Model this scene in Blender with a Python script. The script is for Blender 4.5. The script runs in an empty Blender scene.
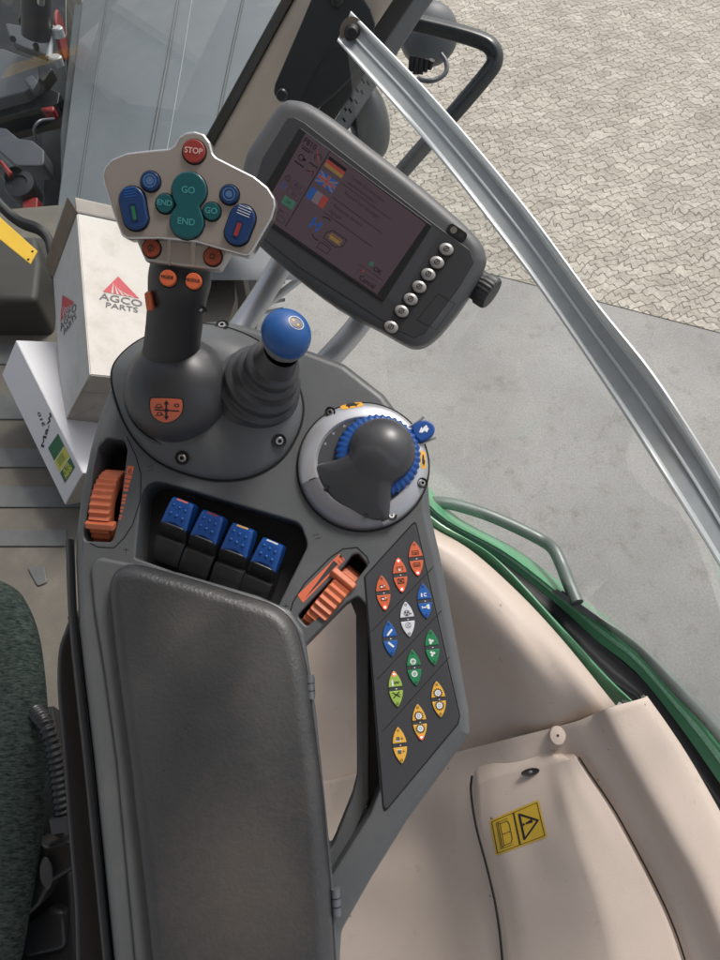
import bpy, bmesh, math, random
import numpy as np
from mathutils import Vector, Matrix, Euler
from mathutils.bvhtree import BVHTree
from mathutils.geometry import tessellate_polygon
random.seed(7)
rad = math.radians
S = bpy.context.scene
COL = S.collection

# ------------------------------------------------------------------ camera
PITCH = rad(58)
C0 = Vector((0, 0, 3.2))
FW = Vector((0, math.cos(PITCH), -math.sin(PITCH)))
UPV = Vector((0, math.sin(PITCH), math.cos(PITCH)))
RT = Vector((1, 0, 0))
cd = bpy.data.cameras.new('camera'); cam = bpy.data.objects.new('camera', cd); COL.objects.link(cam)
cd.sensor_fit = 'HORIZONTAL'; cd.sensor_width = 36; cd.lens = 36
cd.clip_start = 0.02; cd.clip_end = 600
cam.matrix_world = Matrix.Translation(C0) @ Matrix(((1, 0, 0), (0, UPV.y, -FW.y), (0, UPV.z, -FW.z))).to_4x4()
S.camera = cam

# ------------------------------------------------------------------ light
SUN_EL, SUN_AZ = rad(52), rad(38)          # azimuth measured from +Y towards +X
w = bpy.data.worlds.new('World'); S.world = w; w.use_nodes = True
wn = w.node_tree
bg = wn.nodes['Background']
sky = wn.nodes.new('ShaderNodeTexSky'); sky.sky_type = 'NISHITA'; sky.sun_disc = False
sky.sun_elevation = SUN_EL; sky.sun_rotation = SUN_AZ
sky.air_density = 1.0; sky.dust_density = 4.0; sky.ozone_density = 1.0
hs_ = wn.nodes.new('ShaderNodeHueSaturation'); hs_.inputs['Saturation'].default_value = .45
wn.links.new(sky.outputs[0], hs_.inputs['Color']); wn.links.new(hs_.outputs[0], bg.inputs[0]); bg.inputs[1].default_value = 0.10
sl = bpy.data.lights.new('sun', 'SUN'); sl.energy = 1.5; sl.angle = rad(14); sl.color = (1, 0.95, 0.88)
so = bpy.data.objects.new('sun', sl); COL.objects.link(so)
sd = Vector((math.sin(SUN_AZ) * math.cos(SUN_EL), math.cos(SUN_AZ) * math.cos(SUN_EL), math.sin(SUN_EL)))
so.rotation_euler = sd.to_track_quat('Z', 'Y').to_euler(); so.location = (3, 3, 8)
S.view_settings.view_transform = 'Standard'; S.view_settings.look = 'None'
S.view_settings.exposure = 0.65; S.view_settings.gamma = 1

ROOF = (-.85, -.80, 2.7, 2.6)
# ------------------------------------------------------------------ helpers
def ray(px, py): return FW + RT * ((px - 360) / 720.0) + UPV * ((480 - py) / 720.0)
def W(px, py, d): return C0 + ray(px, py) * d
def G(px, py, z):
    r = ray(px, py); return C0 + r * ((z - C0.z) / r.z)

class Frame:
    def __init__(s, o, N, X):
        s.o = o.copy(); s.N = N.normalized(); X = X - s.N * X.dot(s.N); s.X = X.normalized(); s.Y = s.N.cross(s.X)
        s.M = Matrix.Translation(s.o) @ Matrix((s.X, s.Y, s.N)).transposed().to_4x4()
        s.Mi = s.M.inverted()
    def uv(s, px, py, h=0.0):
        r = ray(px, py); t = (s.o + s.N * h - C0).dot(s.N) / r.dot(s.N)
        l = s.Mi @ (C0 + r * t); return Vector((l.x, l.y))
    def p(s, px, py, h=0.0):
        a = s.uv(px, py, h); return Vector((a.x, a.y, h))
    def mpp(s, px, py, h=0.0): return (s.uv(px + 1, py, h) - s.uv(px, py, h)).length
    def poly(s, pts, h=0.0): return [s.uv(a, b, h) for a, b in pts]

ID = Matrix.Identity(4)
WORLD = {}
def ident(o, label=None, cat=None, group=None, kind=None):
    if label: o['label'] = label
    if cat: o['category'] = cat
    if group: o['group'] = group
    if kind: o['kind'] = kind
    return o
def empty(name, M, label, cat, group=None):
    o = bpy.data.objects.new(name, None); COL.objects.link(o); o.empty_display_size = 0.02
    o.matrix_world = M; WORLD[o.name] = M.copy(); ident(o, label, cat, group); return o

def area2(p): return sum(p[i][0] * p[(i + 1) % len(p)][1] - p[(i + 1) % len(p)][0] * p[i][1] for i in range(len(p)))
def ccw(p): return list(p) if area2(p) > 0 else list(reversed(p))
def fillet(poly, r, seg=5):
    """round every corner; r is a number or a list"""
    n = len(poly); out = []
    for i in range(n):
        a, b, c = Vector(poly[i - 1][:2]), Vector(poly[i][:2]), Vector(poly[(i + 1) % n][:2])
        ri = r[i] if isinstance(r, (list, tuple)) else r
        d1, d2 = (a - b), (c - b); l1, l2 = d1.length, d2.length
        if ri <= 0 or l1 < 1e-7 or l2 < 1e-7: out.append(b); continue
        d1 /= l1; d2 /= l2
        ang = math.acos(max(-1, min(1, d1.dot(d2))))
        if ang > math.pi - 0.05: out.append(b); continue
        t = min(ri / math.tan(ang / 2), l1 * .48, l2 * .48)
        p0, p2 = b + d1 * t, b + d2 * t
        for k in range(seg + 1):
            u = k / seg; out.append(p0 * (1 - u) ** 2 + b * 2 * u * (1 - u) + p2 * u * u)
    return out
def offset(poly, d):
    """poly ccw, d>0 shrinks"""
    n = len(poly); out = []
    for i in range(n):
        a, b, c = Vector(poly[i - 1]), Vector(poly[i]), Vector(poly[(i + 1) % n])
        e1 = (b - a); e2 = (c - b)
        if e1.length < 1e-9: e1 = e2
        if e2.length < 1e-9: e2 = e1
        e1 = e1.normalized(); e2 = e2.normalized()
        n1 = Vector((-e1.y, e1.x)); n2 = Vector((-e2.y, e2.x))
        m = n1 + n2
        if m.length < 1e-6: m = n1
        m.normalize(); k = max(0.45, m.dot(n1))
        out.append(b + m * (d / k))
    return out
def smooth_curve(pts, n=6, closed=False):
    """Catmull-Rom through points of any dimension"""
    P = [Vector(p) for p in pts]; out = []; N = len(P)
    rng = range(N) if closed else range(N - 1)
    for i in rng:
        p1, p2 = P[i], P[(i + 1) % N]
        p0 = P[i - 1] if (closed or i > 0) else p1 * 2 - p2
        p3 = P[(i + 2) % N] if (closed or i < N - 2) else p2 * 2 - p1
        for k in range(n):
            t = k / n
            out.append(0.5 * ((2 * p1) + (p2 - p0) * t + (2 * p0 - 5 * p1 + 4 * p2 - p3) * t * t + (3 * p1 - p0 - 3 * p2 + p3) * t ** 3))
    if not closed: out.append(P[-1].copy())
    return out
def resample(pts, n):
    P = [Vector(p) for p in pts]; L = [0]
    for i in range(1, len(P)): L.append(L[-1] + (P[i] - P[i - 1]).length)
    out = []; j = 0
    for k in range(n):
        t = L[-1] * k / (n - 1)
        while j < len(P) - 2 and L[j + 1] < t: j += 1
        u = (t - L[j]) / max(1e-9, L[j + 1] - L[j]); out.append(P[j].lerp(P[j + 1], min(1, max(0, u))))
    return out

def textmesh(body, size):
    cu = bpy.data.curves.new('t', 'FONT'); cu.body = body; cu.size = size; cu.align_x = 'CENTER'; cu.align_y = 'CENTER'
    cu.resolution_u = 3
    ob = bpy.data.objects.new('t', cu)
    me = bpy.data.meshes.new_from_object(ob)
    vs = [Vector((v.co.x, v.co.y)) for v in me.vertices]; fs = [tuple(p.vertices) for p in me.polygons]
    bpy.data.objects.remove(ob); bpy.data.meshes.remove(me); bpy.data.curves.remove(cu)
    return vs, fs

class D:
    """flat marks: list of (verts2d, faces, material, layer)"""
    def __init__(s): s.items = []
    def poly(s, pts, m, layer=1, tr=None):
        pts = [Vector(p) for p in pts]
        pts = ccw(pts)
        if tr: pts = [tr(p) for p in pts]
        s.items.append((pts, [tuple(t) for t in tessellate_polygon([[Vector((p.x, p.y, 0)) for p in pts]])], m, layer)); return s
    def rect(s, cx, cy, w, h, m, layer=1, rot=0):
        c, q = math.cos(rot), math.sin(rot)
        return s.poly([(cx + x * c - y * q, cy + x * q + y * c) for x, y in ((-w/2, -h/2), (w/2, -h/2), (w/2, h/2), (-w/2, h/2))], m, layer)
    def disc(s, cx, cy, r, m, layer=1, n=18, ry=None):
        ry = ry or r
        return s.poly([(cx + r * math.cos(2*math.pi*k/n), cy + ry * math.sin(2*math.pi*k/n)) for k in range(n)], m, layer)
    def ring(s, cx, cy, r0, r1, m, layer=1, n=24, a0=0, a1=2*math.pi):
        v = []; f = []; full = abs(a1 - a0 - 2*math.pi) < 1e-6
        for k in range(n + 1):
            a = a0 + (a1 - a0) * k / n
            v += [Vector((cx + r0*math.cos(a), cy + r0*math.sin(a))), Vector((cx + r1*math.cos(a), cy + r1*math.sin(a)))]
        for k in range(n): f.append((2*k, 2*k+1, 2*k+3, 2*k+2))
        s.items.append((v, f, m, layer)); return s
    def line(s, pts, w, m, layer=1):
        for a, b in zip(pts[:-1], pts[1:]):
            a, b = Vector(a), Vector(b); d = (b - a)
            if d.length < 1e-9: continue
            d.normalize(); q = Vector((-d.y, d.x)) * w / 2; a = a - d * w * .3; b = b + d * w * .3
            s.items.append(([a - q, b - q, b + q, a + q], [(0, 1, 2, 3)], m, layer))
        return s
    def frame(s, cx, cy, w, h, t, m, layer=1):
        x0, x1, y0, y1 = cx - w/2, cx + w/2, cy - h/2, cy + h/2
        return s.line([(x0, y0), (x1, y0), (x1, y1), (x0, y1), (x0, y0)], t, m, layer)
    def text(s, body, cx, cy, size, m, layer=1, rot=0, sx=1, bold=0):
        vs, fs = textmesh(body, size); c, q = math.cos(rot), math.sin(rot)
        offs = [(0, 0)] + ([(bold, 0), (-bold, 0), (0, bold), (0, -bold)] if bold else [])
        for k, (ox, oy) in enumerate(offs):
            s.items.append(([Vector((cx + (v.x*sx+ox)*c - (v.y+oy)*q, cy + (v.x*sx+ox)*q + (v.y+oy)*c)) for v in vs], fs, m, layer + 0.05 * k))
        return s

class MB:
    def __init__(s): s.v = []; s.f = []; s.m = []
    def add(s, vs, fs, m=0, M=None):
        b = len(s.v)
        s.v += [(M @ Vector(v)) if M else Vector(v) for v in vs]
        for f in fs: s.f.append(tuple(i + b for i in f)); s.m.append(m)
        return s
    def prism(s, poly, z0, z1, bev=0, m=0, holes=(), seg=4, M=None, cap_bottom=False, mtop=None, hole_bev=None, hole_z0=None, mwall=None, zf=None):
        outer = ccw(poly); hb = bev if hole_bev is None else hole_bev
        mtop = m if mtop is None else mtop; mwall = m if mwall is None else mwall
        V = []; F = []; FM = []
        def rings(loop, sgn, r, zlow, mm):
            n = len(loop); out = []
            if r > 0:
                for k in range(seg + 1):
                    a = (math.pi / 2) * k / seg
                    o = offset(loop, sgn * r * (1 - math.sin(a)))
                    out.append([(p.x, p.y, z1 - r * (1 - math.cos(a))) for p in o])
            else: out.append([(p[0], p[1], z1) for p in loop])
            out.append([(p[0], p[1], zlow) for p in loop])
            b = len(V)
            for rr in out: V.extend(Vector(q) for q in rr)
            for k in range(len(out) - 1):
                for i in range(n):
                    j = (i + 1) % n; a, b2 = b + k*n + i, b + k*n + j; c, d = b + (k+1)*n + j, b + (k+1)*n + i
                    F.append((a, d, c, b2) if sgn > 0 else (a, d, c, b2)); FM.append(mm)
            return list(range(b, b + n)), list(range(b + (len(out)-1)*n, b + len(out)*n))
        topo, boto = rings(outer, 1, bev, z0, m)
        loops = [topo]
        for h in holes:
            hc = list(reversed(ccw(h)))       # clockwise: interior of the hole on the right
            th, bh = rings(hc, 1, hb, z0 if hole_z0 is None else hole_z0, mwall)
            loops.append(th)
        flat = [i for l in loops for i in l]
        for t in tessellate_polygon([[Vector((V[i].x, V[i].y, 0)) for i in l] for l in loops]):
            a, b, c = flat[t[0]], flat[t[1]], flat[t[2]]
            if (V[b] - V[a]).cross(V[c] - V[a]).z < 0: b, c = c, b
            F.append((a, b, c)); FM.append(mtop)
        if cap_bottom:
            F.append(tuple(reversed(boto))); FM.append(m)
        base = len(s.v)
        if zf: V = [Vector((q.x, q.y, q.z + zf(q.x, q.y))) for q in V]
        s.v += [(M @ q) if M else q for q in V]
        for f, mm in zip(F, FM): s.f.append(tuple(i + base for i in f)); s.m.append(mm)
        return s
    def box(s, c, sz, m=0, M=None, bev=0):
        x, y, z = sz[0]/2, sz[1]/2, sz[2]/2
        T = Matrix.Translation(c)
        MM = (M @ T) if M else T
        if bev == 0:
            vs = [(-x,-y,-z),(x,-y,-z),(x,y,-z),(-x,y,-z),(-x,-y,z),(x,-y,z),(x,y,z),(-x,y,z)]
            return s.add(vs, [(0,3,2,1),(4,5,6,7),(0,1,5,4),(1,2,6,5),(2,3,7,6),(3,0,4,7)], m, MM)
        pl = fillet([(-x,-y),(x,-y),(x,y),(-x,y)], bev, 3)
        return s.prism(pl, -z, z, min(bev, z*.9)*.7, m, M=MM, cap_bottom=True, seg=3)
    def lathe(s, prof, n=40, m=0, M=None, a0=0, a1=2*math.pi, sy=1.0, rf=None):
        full = abs(a1 - a0 - 2*math.pi) < 1e-6; cols = n if full else n + 1
        vs = []; fs = []
        for k in range(cols):
            a = a0 + (a1 - a0) * k / n; g = rf(a) if rf else 1.0
            for r, z in prof: vs.append((r*g*math.cos(a), r*g*math.sin(a)*sy, z))
        L = len(prof)
        for k in range(n):
            k2 = (k + 1) % cols
            for i in range(L - 1): fs.append((k*L+i, k2*L+i, k2*L+i+1, k*L+i+1))
        return s.add(vs, fs, m, M)
    def tube(s, path, r, n=14, m=0, M=None, cap=True, sq=None, closed=False):
        P = [Vector(p) for p in path]; N = len(P)
        R = r if isinstance(r, (list, tuple)) else [r] * N
        vs = []; fs = []; t0 = (P[1] - P[0]).normalized()
        ref = Vector((0, 0, 1)) if abs(t0.z) < .9 else Vector((1, 0, 0))
        u = (ref - t0 * ref.dot(t0)).normalized()
        for i in range(N):
            t = (P[min(i+1, N-1)] - P[max(i-1, 0)]).normalized()
            u = (u - t * u.dot(t)).normalized(); v = t.cross(u)
            for k in range(n):
                a = 2*math.pi*k/n; ca, sa = math.cos(a), math.sin(a)
                if sq: ca = math.copysign(abs(ca)**sq, ca); sa = math.copysign(abs(sa)**sq, sa)
                rr = R[i]; ru, rv = (rr if isinstance(rr, (list, tuple)) else (rr, rr))
                vs.append(P[i] + u * ca * ru + v * sa * rv)
        for i in range(N - 1):
            for k in range(n):
                k2 = (k+1) % n; fs.append((i*n+k, i*n+k2, (i+1)*n+k2, (i+1)*n+k))
        if cap: fs.append(tuple(reversed(range(n)))); fs.append(tuple(range((N-1)*n, N*n)))
        return s.add(vs, fs, m, M)
    def sweep(s, path, ups, sect, m=0, M=None, cap=True, mats=None):
        """sect: closed list of (side, up); ups: up vector(s)"""
        P = [Vector(p) for p in path]; N = len(P); n = len(sect); vs = []; fs = []; b = len(s.v)
        for i in range(N):
            t = (P[min(i+1, N-1)] - P[max(i-1, 0)]).normalized()
            up = ups[i] if isinstance(ups, list) else ups
            up = (up - t * up.dot(t)).normalized(); sd_ = t.cross(up)
            for a, c in sect: vs.append(P[i] + sd_ * a + up * c)
        for i in range(N - 1):
            for k in range(n): k2 = (k+1) % n; fs.append((i*n+k2, i*n+k, (i+1)*n+k, (i+1)*n+k2))
        s.add(vs, fs, m, M)
        if mats:
            for q in range(len(fs)): s.m[-len(fs)+q] = mats[q % n]
        if cap: s.add(vs[:n], [tuple(range(n))], m, M); s.add(vs[-n:], [tuple(reversed(range(n)))], m, M)
        return s
    def grid(s, rows, m=0, M=None, closed=False):
        n = len(rows[0]); vs = [p for r in rows for p in r]; fs = []
        for i in range(len(rows) - 1):
            for k in range(n if closed else n - 1):
                k2 = (k+1) % n; fs.append((i*n+k, i*n+k2, (i+1)*n+k2, (i+1)*n+k))
        return s.add(vs, fs, m, M)
    def marks(s, d, fn, base=0.0003, step=0.00018):
        """fn(u, v, h) -> point"""
        for vs, fs, m, layer in d.items:
            h = base + step * layer
            s.add([fn(v[0], v[1], h) for v in vs], fs, m)
        return s
    def drape(s, d, fn, base=0.0003, step=0.00018, maxlen=.06):
        for vs, fs, m, layer in d.items:
            h = base + step * layer; tris = []
            for f in fs:
                for k in range(1, len(f) - 1): tris.append((vs[f[0]], vs[f[k]], vs[f[k+1]]))
            out = []
            while tris:
                a, b, c = tris.pop(); L_ = ((a-b).length, (b-c).length, (c-a).length); mx_ = max(L_)
                if mx_ <= maxlen: out.append((a, b, c)); continue
                i = L_.index(mx_)
                if i == 0: q = (a+b)/2; tris += [(a, q, c), (q, b, c)]
                elif i == 1: q = (b+c)/2; tris += [(a, b, q), (a, q, c)]
                else: q = (c+a)/2; tris += [(a, b, q), (q, b, c)]
            cache = {}
            for t in out:
                idx = []
                for p in t:
                    k_ = (round(p.x, 6), round(p.y, 6))
                    if k_ not in cache: cache[k_] = len(s.v); s.v.append(Vector(fn(p.x, p.y, h)))
                    idx.append(cache[k_])
                s.f.append(tuple(idx)); s.m.append(m)
        return s
    def build(s, name, mats, parent=None, M=None, smooth=True, ang=38, world_pts=False, wn_=True, recalc=True, thick=None, bevel=None):
        """verts are in the frame M (or, with world_pts, in world space)"""
        if M is None: M = WORLD[parent.name] if parent else ID
        me = bpy.data.meshes.new(name)
        Mi = M.inverted()
        vs = [(Mi @ v) if world_pts else v for v in s.v]
        me.from_pydata([tuple(v) for v in vs], [], s.f)
        for mt in (mats if isinstance(mats, (list, tuple)) else [mats]): me.materials.append(mt)
        me.polygons.foreach_set('material_index', s.m)
        if recalc:
            bm = bmesh.new(); bm.from_mesh(me)
            bmesh.ops.recalc_face_normals(bm, faces=bm.faces); bm.to_mesh(me); bm.free()
        me.polygons.foreach_set('use_smooth', [smooth] * len(me.polygons))
        if smooth: me.set_sharp_from_angle(angle=rad(ang))
        me.update()
        o = bpy.data.objects.new(name, me); COL.objects.link(o)
        WORLD[o.name] = M.copy()
        if parent:
            o.parent = parent; o.matrix_basis = WORLD[parent.name].inverted() @ M
        else: o.matrix_world = M
        if thick:
            md = o.modifiers.new('solid', 'SOLIDIFY'); md.thickness = thick; md.offset = -1
        if bevel:
            md = o.modifiers.new('bevel', 'BEVEL'); md.width = bevel; md.segments = 2; md.limit_method = 'ANGLE'; md.angle_limit = rad(35)
        if smooth and wn_:
            md = o.modifiers.new('wn', 'WEIGHTED_NORMAL'); md.keep_sharp = True; md.weight = 60
        return o
    def bvh(s, M=None):
        return BVHTree.FromPolygons([(M @ v) if M else v for v in s.v], s.f)

def hit(bvh, px, py, off=0.0005):
    r = ray(px, py).normalized(); l, n, i, d = bvh.ray_cast(C0, r)
    if l is None: return None
    if n.dot(r) > 0: n = -n
    return l + n * off
def bil(q, u, v):
    """q = pixel corners TL, TR, BR, BL; u to the right, v up (0..1)"""
    (a, b), (c, d), (e, f), (g, h) = q; v = 1 - v
    return ((a*(1-u)+c*u)*(1-v) + (g*(1-u)+e*u)*v, (b*(1-u)+d*u)*(1-v) + (h*(1-u)+f*u)*v)

# ------------------------------------------------------------------ materials
MATS = {}
def mat(name, col, rough=0.5, metal=0.0, bump=0.0, bscale=400, var=0.0, vscale=12, rvar=0.0, spec=0.5, coat=0, emit=None, estr=1.0, sheen=0, dirt=None, dscale=6, dlo=.55, dhi=.75, dmax=.6, speck=0, wear_sheen=None):
    m = bpy.data.materials.new(name); m.use_nodes = True; nt = m.node_tree; N = nt.nodes; L = nt.links
    b = N['Principled BSDF']
    b.inputs['Base Color'].default_value = (*col, 1); b.inputs['Roughness'].default_value = rough
    b.inputs['Metallic'].default_value = metal; b.inputs['Specular IOR Level'].default_value = spec
    b.inputs['Coat Weight'].default_value = coat; b.inputs['Sheen Weight'].default_value = sheen
    tc = N.new('ShaderNodeTexCoord'); src = tc.outputs['Object']
    def noise(sc, det=3, ro=.6):
        n = N.new('ShaderNodeTexNoise'); n.inputs['Scale'].default_value = sc; n.inputs['Detail'].default_value = det
        n.inputs['Roughness'].default_value = ro; L.new(src, n.inputs['Vector']); return n
    last = None
    if var > 0:
        n = noise(vscale, 5); mx = N.new('ShaderNodeMix'); mx.data_type = 'RGBA'
        mx.inputs[6].default_value = (*[c*(1-var) for c in col], 1); mx.inputs[7].default_value = (*[min(1, c*(1+var)) for c in col], 1)
        rm = N.new('ShaderNodeMapRange'); rm.inputs[1].default_value = .3; rm.inputs[2].default_value = .7
        L.new(n.outputs[0], rm.inputs[0]); L.new(rm.outputs[0], mx.inputs[0]); last = mx.outputs[2]
    if dirt:
        n = noise(dscale, 8, .65); rm = N.new('ShaderNodeMapRange'); rm.inputs[1].default_value = dlo; rm.inputs[2].default_value = dhi; rm.inputs[4].default_value = dmax
        L.new(n.outputs[0], rm.inputs[0])
        mx = N.new('ShaderNodeMix'); mx.data_type = 'RGBA'
        if last: L.new(last, mx.inputs[6])
        else: mx.inputs[6].default_value = (*col, 1)
        mx.inputs[7].default_value = (*dirt, 1); L.new(rm.outputs[0], mx.inputs[0]); last = mx.outputs[2]
    def over(colr, fac, last):
        mx = N.new('ShaderNodeMix'); mx.data_type = 'RGBA'
        if last: L.new(last, mx.inputs[6])
        else: mx.inputs[6].default_value = (*col, 1)
        mx.inputs[7].default_value = (*colr, 1); L.new(fac, mx.inputs[0]); return mx.outputs[2]
    if speck:
        n = noise(speck, 1, .4); rm = N.new('ShaderNodeMapRange'); rm.inputs[1].default_value = .79; rm.inputs[2].default_value = .82; rm.inputs[4].default_value = .85
        L.new(n.outputs[0], rm.inputs[0]); last = over([c * .25 for c in col], rm.outputs[0], last)
        n = noise(speck * .35, 7, .75); rm = N.new('ShaderNodeMapRange'); rm.inputs[1].default_value = .60; rm.inputs[2].default_value = .70; rm.inputs[4].default_value = .35
        L.new(n.outputs[0], rm.inputs[0]); last = over([c * .62 for c in col], rm.outputs[0], last)
    for (wx, wy, wr, wsx, wcol, wmax) in (wear_sheen or ()):
        vm = N.new('ShaderNodeMapping'); vm.vector_type = 'POINT'; vm.inputs['Location'].default_value = (-wx * wsx / wr, -wy / wr, 0); vm.inputs['Scale'].default_value = (wsx / wr, 1 / wr, 0)
        L.new(src, vm.inputs[0]); ln = N.new('ShaderNodeVectorMath'); ln.operation = 'LENGTH'; L.new(vm.outputs[0], ln.inputs[0])
        n = noise(120, 9, .8); ad_ = N.new('ShaderNodeMath'); ad_.operation = 'MULTIPLY_ADD'; ad_.inputs[1].default_value = 1.6; L.new(n.outputs[0], ad_.inputs[0]); L.new(ln.outputs['Value'], ad_.inputs[2])
        rm = N.new('ShaderNodeMapRange'); rm.inputs[1].default_value = 1.75; rm.inputs[2].default_value = .85; rm.inputs[3].default_value = 0; rm.inputs[4].default_value = wmax
        L.new(ad_.outputs[0], rm.inputs[0]); last = over(wcol, rm.outputs[0], last)
    if last: L.new(last, b.inputs['Base Color'])
    if rvar > 0:
        n = noise(vscale*1.7, 6); rm = N.new('ShaderNodeMapRange'); rm.inputs[1].default_value = .3; rm.inputs[2].default_value = .7
        rm.inputs[3].default_value = max(0, rough-rvar); rm.inputs[4].default_value = min(1, rough+rvar)
        L.new(n.outputs[0], rm.inputs[0]); L.new(rm.outputs[0], b.inputs['Roughness'])
    if bump > 0:
        n = noise(bscale, 3); bp = N.new('ShaderNodeBump'); bp.inputs['Strength'].default_value = bump; bp.inputs['Distance'].default_value = 0.0006
        L.new(n.outputs[0], bp.inputs['Height']); L.new(bp.outputs[0], b.inputs['Normal'])
    if emit:
        b.inputs['Emission Color'].default_value = (*emit, 1); b.inputs['Emission Strength'].default_value = estr
    MATS[name] = m; return m

deck = mat('deck_plastic', (.088, .094, .100), .40, bump=.45, bscale=900, var=.08, rvar=.05, dirt=(.17, .165, .15), dscale=26, dlo=.52, dhi=.82, dmax=.30)
dark = mat('dark_plastic', (.016, .017, .019), .33, bump=.25, bscale=700, rvar=.06)
black = mat('black_rubber', (.010, .010, .012), .55, rvar=.08)
gap = mat('gap_black', (.004, .004, .004), .8)
panelm = mat('panel_plastic', (.040, .042, .048), .5, bump=.2, bscale=900, var=.05)
padm = mat('pad_vinyl', (.038, .040, .043), .37, bump=1.0, bscale=260, var=.25, vscale=7, rvar=.10, dirt=(.105, .085, .066), dscale=6.5, dlo=.50, dhi=.72, dmax=.40, wear_sheen=((0.0, -.30, .13, 1.6, (.095, .08, .068), .5), (.035, -.10, .12, 2.6, (.085, .088, .09), .5), (-.05, -.06, .06, 1.2, (.09, .085, .075), .35)))  # brown scuffs are wear; the grey patch paints in sky sheen at right
gripm = mat('grip_rubber', (.022, .022, .025), .45, bump=.2, bscale=900, rvar=.05)
shellm = mat('shell_plastic', (.048, .049, .054), .36, bump=.15, bscale=900, rvar=.04)
headm = mat('head_silver', (.41, .375, .35), .34, metal=.6, rvar=.03)
chrome = mat('bright_rim', (.60, .59, .58), .25, metal=.9)
silver = mat('silver_paint', (.50, .51, .54), .36, metal=.55, rvar=.04)
silver2 = mat('silver_dark', (.23, .235, .26), .36, metal=.5, rvar=.04)
steel = mat('screw_steel', (.42, .41, .40), .28, metal=.95)
alu = mat('aluminium', (.60, .63, .63), .42, metal=.45, rvar=.06, var=.05, vscale=30)
alud = mat('aluminium_web', (.36, .385, .385), .5, metal=.35, rvar=.06, var=.07, vscale=40)
tubem = mat('tube_silver', (.52, .53, .55), .34, metal=.7)
blue = mat('blue_plastic', (.008, .062, .26), .33, rvar=.03)
bluek = mat('knob_blue', (.012, .080, .27), .4, bump=.1)
navy = mat('navy_button', (.010, .038, .125), .28)
navyd = mat('navy_dark', (.006, .018, .07), .4)
navyr = mat('navy_ring', (.05, .12, .26), .5)
teal = mat('teal_button', (.008, .080, .092), .27)
tealt = mat('teal_print', (.05, .26, .27), .5)
redb = mat('red_button', (.26, .035, .03), .35)
redt = mat('red_print', (.62, .35, .33), .5)
copper = mat('brown_orange_button', (.24, .045, .022), .35)
orange = mat('orange_button', (.62, .13, .05), .4)
orangew = mat('orange_wheel', (.56, .155, .07), .5, var=.12, vscale=60, dirt=(.30, .10, .06), dscale=30, dmax=.5)
orangel = mat('orange_label', (.66, .15, .075), .55)
orangep = mat('orange_key', (.60, .125, .05), .5)
whitek = mat('white_key', (.62, .63, .68), .5)
bluekey = mat('blue_key', (.010, .10, .38), .5)
greenk = mat('green_key', (.012, .20, .075), .5)
limek = mat('lime_key', (.30, .45, .08), .5)
yellowk = mat('yellow_key', (.72, .40, .055), .5)
ink = mat('ink_black', (.012, .012, .014), .6)
inkg = mat('ink_grey', (.10, .10, .11), .6)
white = mat('print_white', (.72, .74, .76), .6)
led = mat('led_lit', (.9, .05, .04), .4, emit=(1, .06, .04), estr=1.6)
ledc = mat('led_core', (1, .6, .5), .4, emit=(1, .5, .38), estr=2.2)
yellows = mat('sticker_yellow', (.62, .40, .035), .5, var=.04)
stamp = mat('sticker_amber', (.75, .38, .04), .5)
beige = mat('cab_beige', (.56, .465, .40), .48, bump=.45, bscale=420, speck=70, var=.04, vscale=5, rvar=.05, dirt=(.34, .28, .235), dscale=5, dlo=.52, dhi=.8, dmax=.35)
beige2 = mat('pillar_beige', (.50, .425, .345), .5, bump=.3, bscale=500, var=.05)
greenp = mat('fender_green', (.10, .31, .165), .34, coat=.2, rvar=.05, dirt=(.20, .34, .24), dscale=40, dlo=.5, dhi=.8, dmax=.5)
palegreen = mat('painted_highlight_green', (.24, .46, .32), .4, var=.25, vscale=260, bump=.8, bscale=300)  # paler green: the fender edge's highlight put into the colour
greyfl = mat('fender_plastic', (.20, .225, .21), .3, rvar=.1, var=.1, vscale=20)
card = mat('cardboard', (.36, .33, .30), .85, var=.1, vscale=20, bump=.2, bscale=200)
cardin = mat('cardboard_brown', (.20, .16, .125), .85, var=.12, vscale=20)
cartonw = mat('white_carton', (.68, .68, .71), .55, var=.03, vscale=4)
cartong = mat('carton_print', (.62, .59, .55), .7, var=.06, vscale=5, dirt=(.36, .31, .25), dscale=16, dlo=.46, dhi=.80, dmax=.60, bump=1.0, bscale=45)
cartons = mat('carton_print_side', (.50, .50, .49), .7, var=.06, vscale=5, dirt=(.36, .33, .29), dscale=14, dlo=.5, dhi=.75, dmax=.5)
logor = mat('logo_red', (.48, .055, .07), .6)
labelg = mat('label_green', (.015, .13, .055), .5)
labely = mat('label_yellow', (.55, .55, .08), .5)
yellowt = mat('yellow_metal', (.80, .50, .05), .4, var=.06, vscale=20)
hoodm = mat('bonnet_paint', (.135, .150, .163), .42, rvar=.08, var=.06, vscale=5)
hoodd = mat('bonnet_seam', (.06, .068, .075), .5)
hoodl = mat('bonnet_line', (.24, .265, .28), .4)
ironb = mat('black_iron', (.016, .019, .022), .42, rvar=.1, dirt=(.12, .11, .10), dscale=12)
irong = mat('grey_iron', (.12, .13, .145), .4, metal=.3, rvar=.1, dirt=(.12, .09, .07), dscale=12)
redp = mat('red_paint', (.26, .025, .025), .38, rvar=.1, dirt=(.2, .06, .05), dscale=12)
scr_bg = mat('screen_lit', (.012, .010, .013), .12, spec=.6, emit=(.062, .042, .052), estr=.42)
scr_ink = mat('screen_ink', (.010, .008, .012), .2)
scr_ink2 = mat('screen_ink_soft', (.008, .006, .008), .3, emit=(.012, .008, .012), estr=.5)
scr_red = mat('screen_red', (.10, .02, .02), .2, emit=(.22, .035, .03), estr=0.33)
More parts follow.
